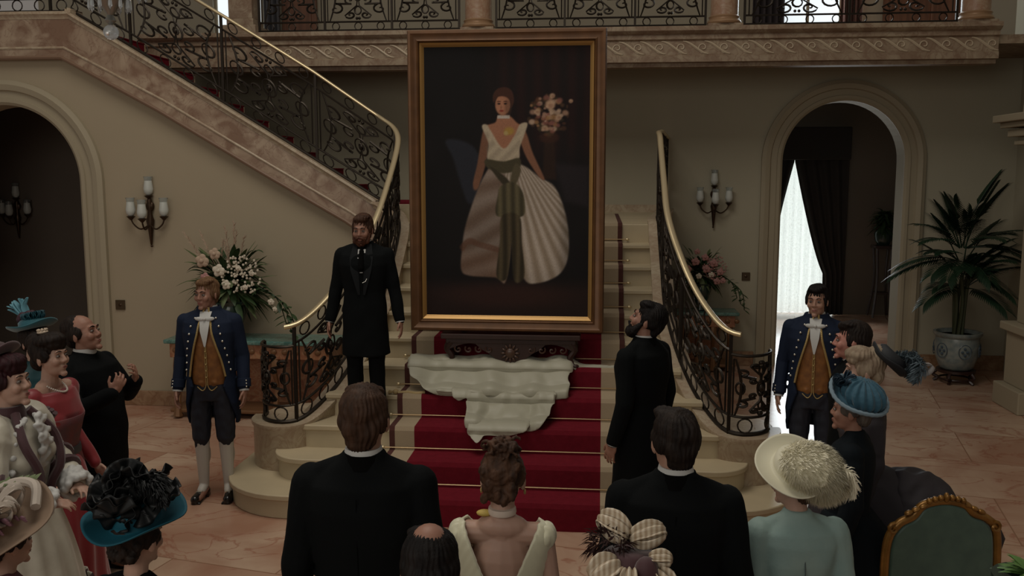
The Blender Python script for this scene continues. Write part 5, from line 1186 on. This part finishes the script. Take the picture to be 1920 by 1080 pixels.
# --- teal feather hat woman
TEALF=P('teal_felt',(.010,.10,.13),.7,sheen=.3); TEALP=P('pale_teal_feather',(.10,.26,.32),.7); TEALD=P('deep_teal_ribbon',(.006,.055,.075),.5); PLUM=P('plum_flower',(.04,.012,.022),.7)
F=Fig('person','woman in teal hat with fanned feathers behind the others at far left',(-3.74,5.60,0),math.radians(70),1.62,fem=True,pitch=.0,skin=SK3)
k=F.k; bodice(F,P('deep_teal_gown',(.008,.05,.06),.6),1.0,puff=.07); skirt(F,TEALD,bustle=.2); updo(F,H_DRK,'bun')
T=hatT(F,0,.0,.105,0,-.25); brimhat(F,T,TEALF,.155,.175,.085,.07,.035,.012)
m=MB(); m.T=T; rd=random.Random(3)
for i in range(11):
    a=-.9+1.1*i/10; p=[(0,.02,.05),(.02*math.sin(i),.05+.10*math.sin(-a),.10+.06*math.cos(a)),(.03*math.sin(i*2),.06+.20*math.sin(-a),.09+.14*math.cos(a))]; 
    pts=cr(p,5); rs=[]
    for j,q in enumerate(pts): w=.022*math.sin(PI*(.1+.85*j/len(pts))); rs.append((q-Vector((w,0,0)),q+Vector((0,w*.3,w*.3)),q+Vector((w,0,0))))
    m.add([v for r_ in rs for v in r_],[(j*3+i_,j*3+i_+1,j*3+i_+4,j*3+i_+3) for j in range(len(rs)-1) for i_ in range(2)])
m.build('hat_feathers',TEALP,F.t,solid=.002)
m=MB(); m.T=T
for i in range(12): a=i*.52; ribbonloop(m,(0,-.03,.06),(math.cos(a),math.sin(a),.4),(0,0,1),.085,.02)
m.build('hat_ribbons',TEALD,F.t,solid=.002); m=MB(); m.T=T; [m.ell((rd.uniform(-.05,.05),rd.uniform(-.02,.06),.07+rd.random()*.04),.026,n=8,m=6) for _ in range(12)]; m.build('hat_flowers',PLUM,F.t)
# --- cream and burgundy dress woman
CR2=P('ivory_brocade',(.52,.49,.40),.4,c2=(.43,.40,.32),vscale=10,sheen=.3); BUR=P('burgundy_velvet',(.045,.010,.014),.7,sheen=.3)
ar=((.10,-.06,-.24),(-.02,-.24,-.34),{'dir':(-.5,-.8,-.1),'pn':(-.3,0,-1),'curl':.4})
F=Fig('person','stout woman in ivory puffed sleeves with burgundy trim and burgundy hair at left',(-2.80,3.98,0),math.radians(92),1.75,fem=True,yaw=-.05,pitch=.14,skin=SK3,L=ar,R=ar,hs=1.02)
k=F.k; bodice(F,CR2,1.22,puff=.115,r=(.075,.062,.045),cut=.9,disp=cloth_disp(.008,28)); skirt(F,CR2,1.06,.17,.14,.36,.40,bustle=.2,folds=16)
updo(F,H_MAR,'puff')
m=MB(); m.lathe([(.085,-.05),(.082,.0),(.068,.035),(.060,.035)],c=(0,.01*k,1.485*k),seg=30,sx=k,sy=k); m.build('velvet_collar',BUR,F.t)
for q in (-1,1):
    S_=F.S[q]; e,w,_=F.arm[q]
    m=MB()   # shell shaped burgundy applique on the shoulder
    for i in range(7):
        a=-.75+.25*i; c0=S_+Vector((q*.125*k,-.02*k,-.09*k)); p=[c0+Vector((.0,math.sin(a)*.09*t_,math.cos(a)*.11*t_+.0))*k+Vector((q*(.0-.02*t_*t_),0,0))*k for t_ in (0,.35,.7,1)]; m.tube(cr(p,3),[.003+.011*j/9 for j in range(10)],6,flat=1)
    m.build('shell_applique',BUR,F.t)
    m=MB(); d=(w-e).normalized(); 
    pts=[]; u=d.orthogonal().normalized(); v=d.cross(u)
    for r0,ss in ((.078,.05),(.068,.45)):
        c=e+(w-e)*ss; m.tube([c+(u*math.cos(x*PI/10)+v*math.sin(x*PI/10))*r0*k for x in range(20)],.022*k,8,closed=True)
    m.build('sleeve_band',BUR,F.t)
    m=MB(); c=e+(w-e)*.82; rd=random.Random(5)
    for x in range(26): a=x*PI/13; p=c+(u*math.cos(a)+v*math.sin(a))*.055*k; m.ell(p+d*.02*math.sin(x*2.1),(.022,.022,.022),n=8,m=6)
    for x in range(26): a=x*PI/13; p=c+d*.05*k+(u*math.cos(a)+v*math.sin(a))*.065*k; m.ell(p+d*.02*math.sin(x*2.5),(.02,.02,.02),n=8,m=6)
    F.part(m,'lace_cuff',WHC,.007,1)
m=MB()
for i in range(14): t_=i/13; m.ell(Vector((.0+.03*math.sin(i*2),-.16-.03*math.sin(PI*t_)+.02,1.47-.24*t_))*k,(.034,.018,.02),n=8,m=6)
for q in (-1,1):
    for i in range(9): m.ell(Vector((q*(.05+.02*i),-.10+.012*i*0,1.46-.006*i*i))*k,(.02,.02,.018),n=8,m=6)
F.part(m,'lace_jabot',WHC,.007,1,.4,curl_disp(.004,80))
m=MB()
for q in (-1,1): m.tube(cr([Vector(p)*k for p in ((q*.05,-.06,1.49),(q*.12,-.14,1.36),(q*.09,-.185,1.22),(q*.05,-.15,1.08),(q*.08,-.2,.8),(q*.12,-.34,.2))],6),.022,8)
m.build('velvet_trim',BUR,F.t)
m=MB(); T=hatT(F,0,.06,.12,0,-.35); brimhat(F,T,BUR,.15,.13,.08,.06,.02); m.T=T; rd=random.Random(9); plume(m,[(0,.0,.05),(0,.06,.13),(0,.13,.12),(0,.17,.04)],160,.06,rd,.004); m.build('white_plume',WHT,F.t)
# striped underskirt at the hem
m=MB(); m.loft([ring(z,a,b_,c,n=96,e=2,k=k,mod=(lambda an:1+.03*math.sin(an*24))) for z,a,b_,c in ((.03,.40,.46,.07),(.35,.385,.44,.07),(.60,.33,.37,.06))],caps=False)
STR=P('striped_silk',(.5,.48,.40),.5); nt=STR.node_tree; w_=nt.nodes.new('ShaderNodeTexWave'); w_.inputs['Scale'].default_value=6; w_.bands_direction='X'; rp_=nt.nodes.new('ShaderNodeValToRGB'); rp_.color_ramp.interpolation='CONSTANT'; rp_.color_ramp.elements[0].color=(.03,.008,.012,1); rp_.color_ramp.elements[1].color=(.5,.48,.4,1); rp_.color_ramp.elements[1].position=.25
tc=nt.nodes.new('ShaderNodeTexCoord'); gr=nt.nodes.new('ShaderNodeMapping'); nt.links.new(tc.outputs['Object'],gr.inputs[0]); gr.inputs['Rotation'].default_value=(0,0,PI/2); nt.links.new(gr.outputs[0],w_.inputs[0]); nt.links.new(w_.outputs['Fac'],rp_.inputs[0]); nt.links.new(rp_.outputs[0],nt.nodes['Principled BSDF'].inputs[0])
m.build('striped_underskirt',STR,F.t,solid=.006,angle=180)
# --- floral wide hat woman lower left
STRAW=P('tan_straw',(.22,.15,.10),.8); LIL=P('dusty_lilac_bloom',(.20,.10,.13),.7); RIBW=P('cream_ribbon',(.45,.39,.33),.5)
F=Fig('person','woman under a wide tan hat piled with lilac blooms and cream ribbon, bottom left corner',(-2.11,2.92,0),math.radians(150),1.40,fem=True,skin=SK3)
bodice(F,BRD,1.05); skirt(F,BRD,bustle=.2); updo(F,H_DRK,'bun')
T=hatT(F,0,.02,.085,.2,-.55); brimhat(F,T,STRAW,.235,.235,.095,.075,.03,.02)
rd=random.Random(12); m=MB(); m.T=T
for i in range(60): a=rd.uniform(-.9,3.3); r_=rd.uniform(.07,.17); flower(m,(r_*math.cos(a),r_*math.sin(a),.06+rd.random()*.05),rd.uniform(.02,.034),6)
m.build('hat_blooms',LIL,F.t); m=MB(); m.T=T
for a in (2.0,2.6,3.3,.6,-2.4): ribbonloop(m,(.03*math.cos(a),.03*math.sin(a),.08),(math.cos(a),math.sin(a),.5),(0,0,1),.16,.035)
m.tube(cr([(-.15,-.1,.05),(-.05,-.2,.06),(.1,-.19,.05),(.2,-.05,.05)],6),.02,8); m.build('hat_ribbon',RIBW,F.t,solid=.003)
m=MB(); m.T=T
for i in range(7): leaf(m,(-.02+.03*i,-.2+.01*i,.06),(rd.uniform(-1,1),-1,.4),.07,.016)
m.build('hat_leaves',LEAFY,F.t)
# --- teal brim, black ruffles
F=Fig('person','woman in turquoise brimmed hat heaped with black ruffles at lower left',(-1.55,2.80,0),math.radians(165),1.49,fem=True,skin=SK3)
bodice(F,BLK,1.0); skirt(F,BLK,hem=.28,hemd=.3,bustle=.15); updo(F,H_DRK,'curls')
TURQ=P('turquoise_felt',(.004,.075,.11),.7,spec=.3)
T=hatT(F,0,.005,.085,.1,-.16); brimhat(F,T,TURQ,.185,.20,.09,.08,.03,.018)
RUF=P('black_tulle',(.0035,.0045,.005),.5,spec=.3); m=MB(); m.T=T; rd=random.Random(21)
for i in range(24):
    a=rd.random()*6.28; q=rd.random()**.5*.115; c=Vector((-.01+q*math.cos(a),.0+q*math.sin(a),.05+rd.random()*.15*(1.2-q*7))); n_=Vector((rd.uniform(-1,1),rd.uniform(-1,1),rd.uniform(.1,1))).normalized(); u=n_.orthogonal().normalized(); v=n_.cross(u)
    rs=[]
    for j in range(7): r_=.015+.072*j/6; rs.append([c+u*r_*math.cos(x*PI/24)+v*r_*math.sin(x*PI/24)+n_*(.02*(j/6)+.014*(j/6)*math.sin(x*PI/24*7+i)) for x in range(48)])
    m.loft(rs,caps=False)
m.build('black_ruffles',RUF,F.t,solid=.002,angle=180)
m=MB(); m.T=T; 
for s_ in range(3): plume(m,[(0,0,.1),(-.05-.03*s_,.03,.19),(-.14,.05-.03*s_,.19),(-.18,.06,.12)],150,.045,rd,.004)
m.build('black_plumes',RUF,F.t)
m=MB(); m.T=T; [flower(m,(.11+.01*i,-.06+.05*i,.10-.01*i),.022,6) for i in range(3)]; m.build('dark_red_blooms',P('dark_red_bloom',(.09,.012,.015),.7),F.t)
# --- bow hat woman bottom centre
STB=P('champagne_striped_ribbon',(.50,.40,.27),.4); nt=STB.node_tree; w_=nt.nodes.new('ShaderNodeTexWave'); w_.inputs['Scale'].default_value=22; w_.inputs['Distortion'].default_value=1.5; rp_=nt.nodes.new('ShaderNodeValToRGB'); rp_.color_ramp.elements[0].color=(.36,.27,.18,1); rp_.color_ramp.elements[1].color=(.58,.50,.38,1); tc=nt.nodes.new('ShaderNodeTexCoord'); nt.links.new(tc.outputs['Object'],w_.inputs[0]); nt.links.new(w_.outputs['Fac'],rp_.inputs[0]); nt.links.new(rp_.outputs[0],nt.nodes['Principled BSDF'].inputs[0])
F=Fig('person','woman in burgundy hat with big champagne striped bows at the bottom edge',(.09,2.34,0),PI-.1,1.57,fem=True,skin=SK3)
bodice(F,BUR,1.0,puff=.07); skirt(F,BUR,bustle=.2); updo(F,H_BRN,'bun'); T=hatT(F,0,.0,.085,0,.20); brimhat(F,T,BUR,.115,.12,.085,.085,.03)
for (c,d,L,W) in (((.0,.02,.13),(-.75,-.2,.35),.11,.034),((.0,.02,.12),(.75,-.1,.22),.11,.028),((-.02,.09,.06),(-.75,.3,-.35),.10,.042),((.01,.10,.05),(-.05,.4,-.7),.10,.026),((.09,.09,.05),(.5,.3,-.5),.075,.024),((.06,.08,.08),(.8,.2,.05),.07,.02)):
    m=MB(); m.T=T; c=(-c[0],c[1],c[2]); ribbonloop(m,c,(-d[0],d[1],d[2]),(0,.8,.6),L,W,.55); m.build('ribbon_bow',STB,F.t,solid=.003,angle=180)
m=MB(); m.T=T; m.ell((-.055,.10,.045),(.036,.03,.045)); [m.ell((.09,.13+.0*i,.0+.025*i),.006,n=8,m=6) for i in range(2)]; m.build('velvet_knot',BUR,F.t)
m=MB(); m.T=T; rd=random.Random(31); fluff(m,(.06,.02,.10),(.05,.04,.04),260,.05,rd,.003); m.build('dark_feather_tuft',P('dark_brown_feather',(.035,.012,.010),.7),F.t)
# --- cream ostrich hat woman
PAQ=P('pale_aqua_wool',(.27,.37,.34),.7,c2=(.22,.32,.30),vscale=8,bump=.1,bscale=90)
F=Fig('person','woman in pale aqua jacket under a huge cream ostrich feather hat',(.76,3.40,0),PI+.12,1.57,fem=True,skin=SK3,yaw=.55)
k=F.k; bodice(F,PAQ,1.10,puff=.062,r=(.062,.05,.04),collar_h=.015,name='jacket'); skirt(F,PAQ,bustle=.2); updo(F,H_AUB,'bun')
m=MB(); m.tube([Vector((0,y,z))*k for y,z in ((.075,1.49),(.112,1.40),(.130,1.28),(.112,1.12))],.0025,5); m.build('back_seam',P('slate_seam',(.08,.11,.11),.7),F.t)
FEL=P('cream_felt',(.66,.63,.48),.7); OST=P('cream_ostrich_feather',(.82,.78,.62),.95,spec=.1)
T=hatT(F,0,.045,.075,-.55,-.62,.0); brimhat(F,T@Matrix.Translation((.045,0,0)),FEL,.155,.155,.08,.06,.02,.008)
T=T@Matrix.Translation((-.015,.02,.035))
m=MB(); m.T=T; m.ell((0,.01,.02),(.115,.11,.055)); m.ell((-.05,.05,-.03),(.085,.07,.075)); m.ell((.03,.03,.02),(.07,.07,.03)); 
FB(m,'feather_mass',OST,F.t,.006,2,.5,curl_disp(.008,60))
m=MB(); m.T=T; rd=random.Random(41); fluff(m,(0,.01,.02),(.12,.115,.06),8000,.028,rd,.0018,(-.8,.5,-.3)); fluff(m,(-.05,.05,-.03),(.09,.075,.08),8000,.034,rd,.0018,(-.9,.6,-.7))
for s_ in range(4): plume(m,[(-.05,.03,.03),(-.13,.04,.03-.02*s_),(-.17,.06,-.03-.02*s_),(-.17,.08,-.09)],160,.035,rd,.003)
m.build('ostrich_fronds',OST,F.t)
# --- blue hat woman
BLU=P('powder_blue_velvet',(.022,.088,.135),.75,sheen=.2,bump=.4,bscale=30); BLUR=P('pale_blue_rope',(.17,.24,.29),.7); NVD=P('ink_wool',(.005,.008,.011),.85,spec=.15)
F=Fig('person','elderly woman in powder blue hat and dark ink coat in profile on the right',(1.28,4.58,0),math.radians(-112),1.545,fem=True,pitch=.05,skin=SK2,hs=1.05)
k=F.k; bodice(F,NVD,1.15,puff=.09,r=(.065,.055,.045),collar_h=.02,name='jacket'); skirt(F,NVD,1.05,.15,.12,.27,.28,bustle=.16,folds=12); updo(F,H_GRY,'bun')
T=hatT(F,.012,.022,.075,0,-.38,.40); brimhat(F,T,BLU,.135,.15,.09,.03,.03,.006)
m=MB(); m.T=T; m.ell((0,.02,.045),(.105,.12,.075)); m.ell((0,-.03,.07),(.07,.06,.04)); FB(m,'gathered_crown',BLU,F.t,.005,2,.5,lambda co,no:.006*np.sin(np.arctan2(co[:,1]-co[:,1].mean(),co[:,0]-co[:,0].mean())*14))
m=MB(); m.T=T; m.tube([(.142*math.cos(a*PI/30),.155*math.sin(a*PI/30),.028+.006*math.sin(a*PI/10)) for a in range(60)],[.010+.0025*(a%2) for a in range(60)],8,closed=True); m.build('rope_edge',BLUR,F.t)
m=MB(); m.T=T; [ribbonloop(m,(0,-.10,.05),(math.cos(a),math.sin(a)-.5,.6),(0,0,1),.07,.018) for a in (0,.9,1.8,2.7,-.8)]; m.build('front_ribbon',P('ink_blue_ribbon',(.012,.03,.05),.5),F.t,solid=.002)
# --- profile man right
F=Fig('person','ruddy man with slicked brown hair in profile beside the right footman',(1.53,5.55,0),math.radians(-98),1.74,pitch=.05,skin=skin('flushed_skin',(.42,.19,.145)))
jacket(F,BLK,hem=.6); legs_trouser(F,BLK); shoes(F,SHO); collar(F,WHC); short_hair(F,H_DRK,1)
# --- blonde woman with grey plumed hat
MVG=P('mauve_grey_silk',(.038,.033,.038),.7,spec=.3); GBL=P('grey_blue_plume',(.075,.105,.125),.7)
F=Fig('person','pale blonde woman in dark hat with grey blue plumes and mauve grey bustle dress',(1.47,5.05,0),math.radians(-96),1.66,fem=True,pitch=.0,skin=SK3,hs=1.05)
k=F.k; bodice(F,MVG,1.05,puff=.08); skirt(F,MVG,1.05,.13,.12,.33,.36,bustle=.62,folds=10); updo(F,H_BLD,'puff')
m=MB(); m.ell((0,.30*k,.86*k),(.20,.22,.18)); m.ell((0,.36*k,.68*k),(.24,.22,.20)); m.ell((0,.24*k,.95*k),(.16,.14,.10)); F.part(m,'bustle_drape',MVG,.01,3,.5,cloth_disp(.012,30))
T=hatT(F,0,.115,.055,0,-.75); brimhat(F,T,P('charcoal_felt',(.012,.014,.017),.7),.12,.12,.08,.07,.03)
m=MB(); m.T=T; rd=random.Random(51)
for s_ in range(5): plume(m,[(0,0,.06),(.03*(s_-2),.08,.12),(.05*(s_-2),.12,.10),(.05*(s_-2),.16,.03)],150,.05,rd,.005)
m.build('grey_plumes',GBL,F.t); m=MB(); m.T=T; ribbonloop(m,(0,.15,.06),(0,.3,1),(0,1,0),.1,.02); m.build('lace_bow',P('grey_lace',(.3,.28,.27),.6),F.t,solid=.002)
# --- nearest right: lilac hat and dark head
F=Fig('person','woman in lilac grey toque just entering the bottom edge before the aqua jacket',(.49,2.25,0),PI,1.55,fem=True,skin=SK3)
bodice(F,MVG,1.0); skirt(F,MVG,bustle=.2); updo(F,H_GRY,'bun'); T=hatT(F,0,.0,.07,0,.2)
LGR=P('lilac_grey_chiffon',(.17,.14,.15),.7,sheen=.3); m=MB(); m.T=T; m.ell((0,0,.03),(.105,.115,.055)); m.ell((.03,.03,.06),(.06,.06,.035)); FB(m,'toque',LGR,F.t,.005,2,.5,lambda co,no:.005*np.sin(co[:,0]*90+co[:,2]*120))
F=Fig('person','dark haired man whose crown just shows at the bottom edge before the gilt chair',(.80,2.18,0),PI,1.60,skin=SK2)
jacket(F,BLK,hem=.62); legs_trouser(F,BLK); shoes(F,SHO); collar(F,WHC); short_hair(F,H_BLK,1)
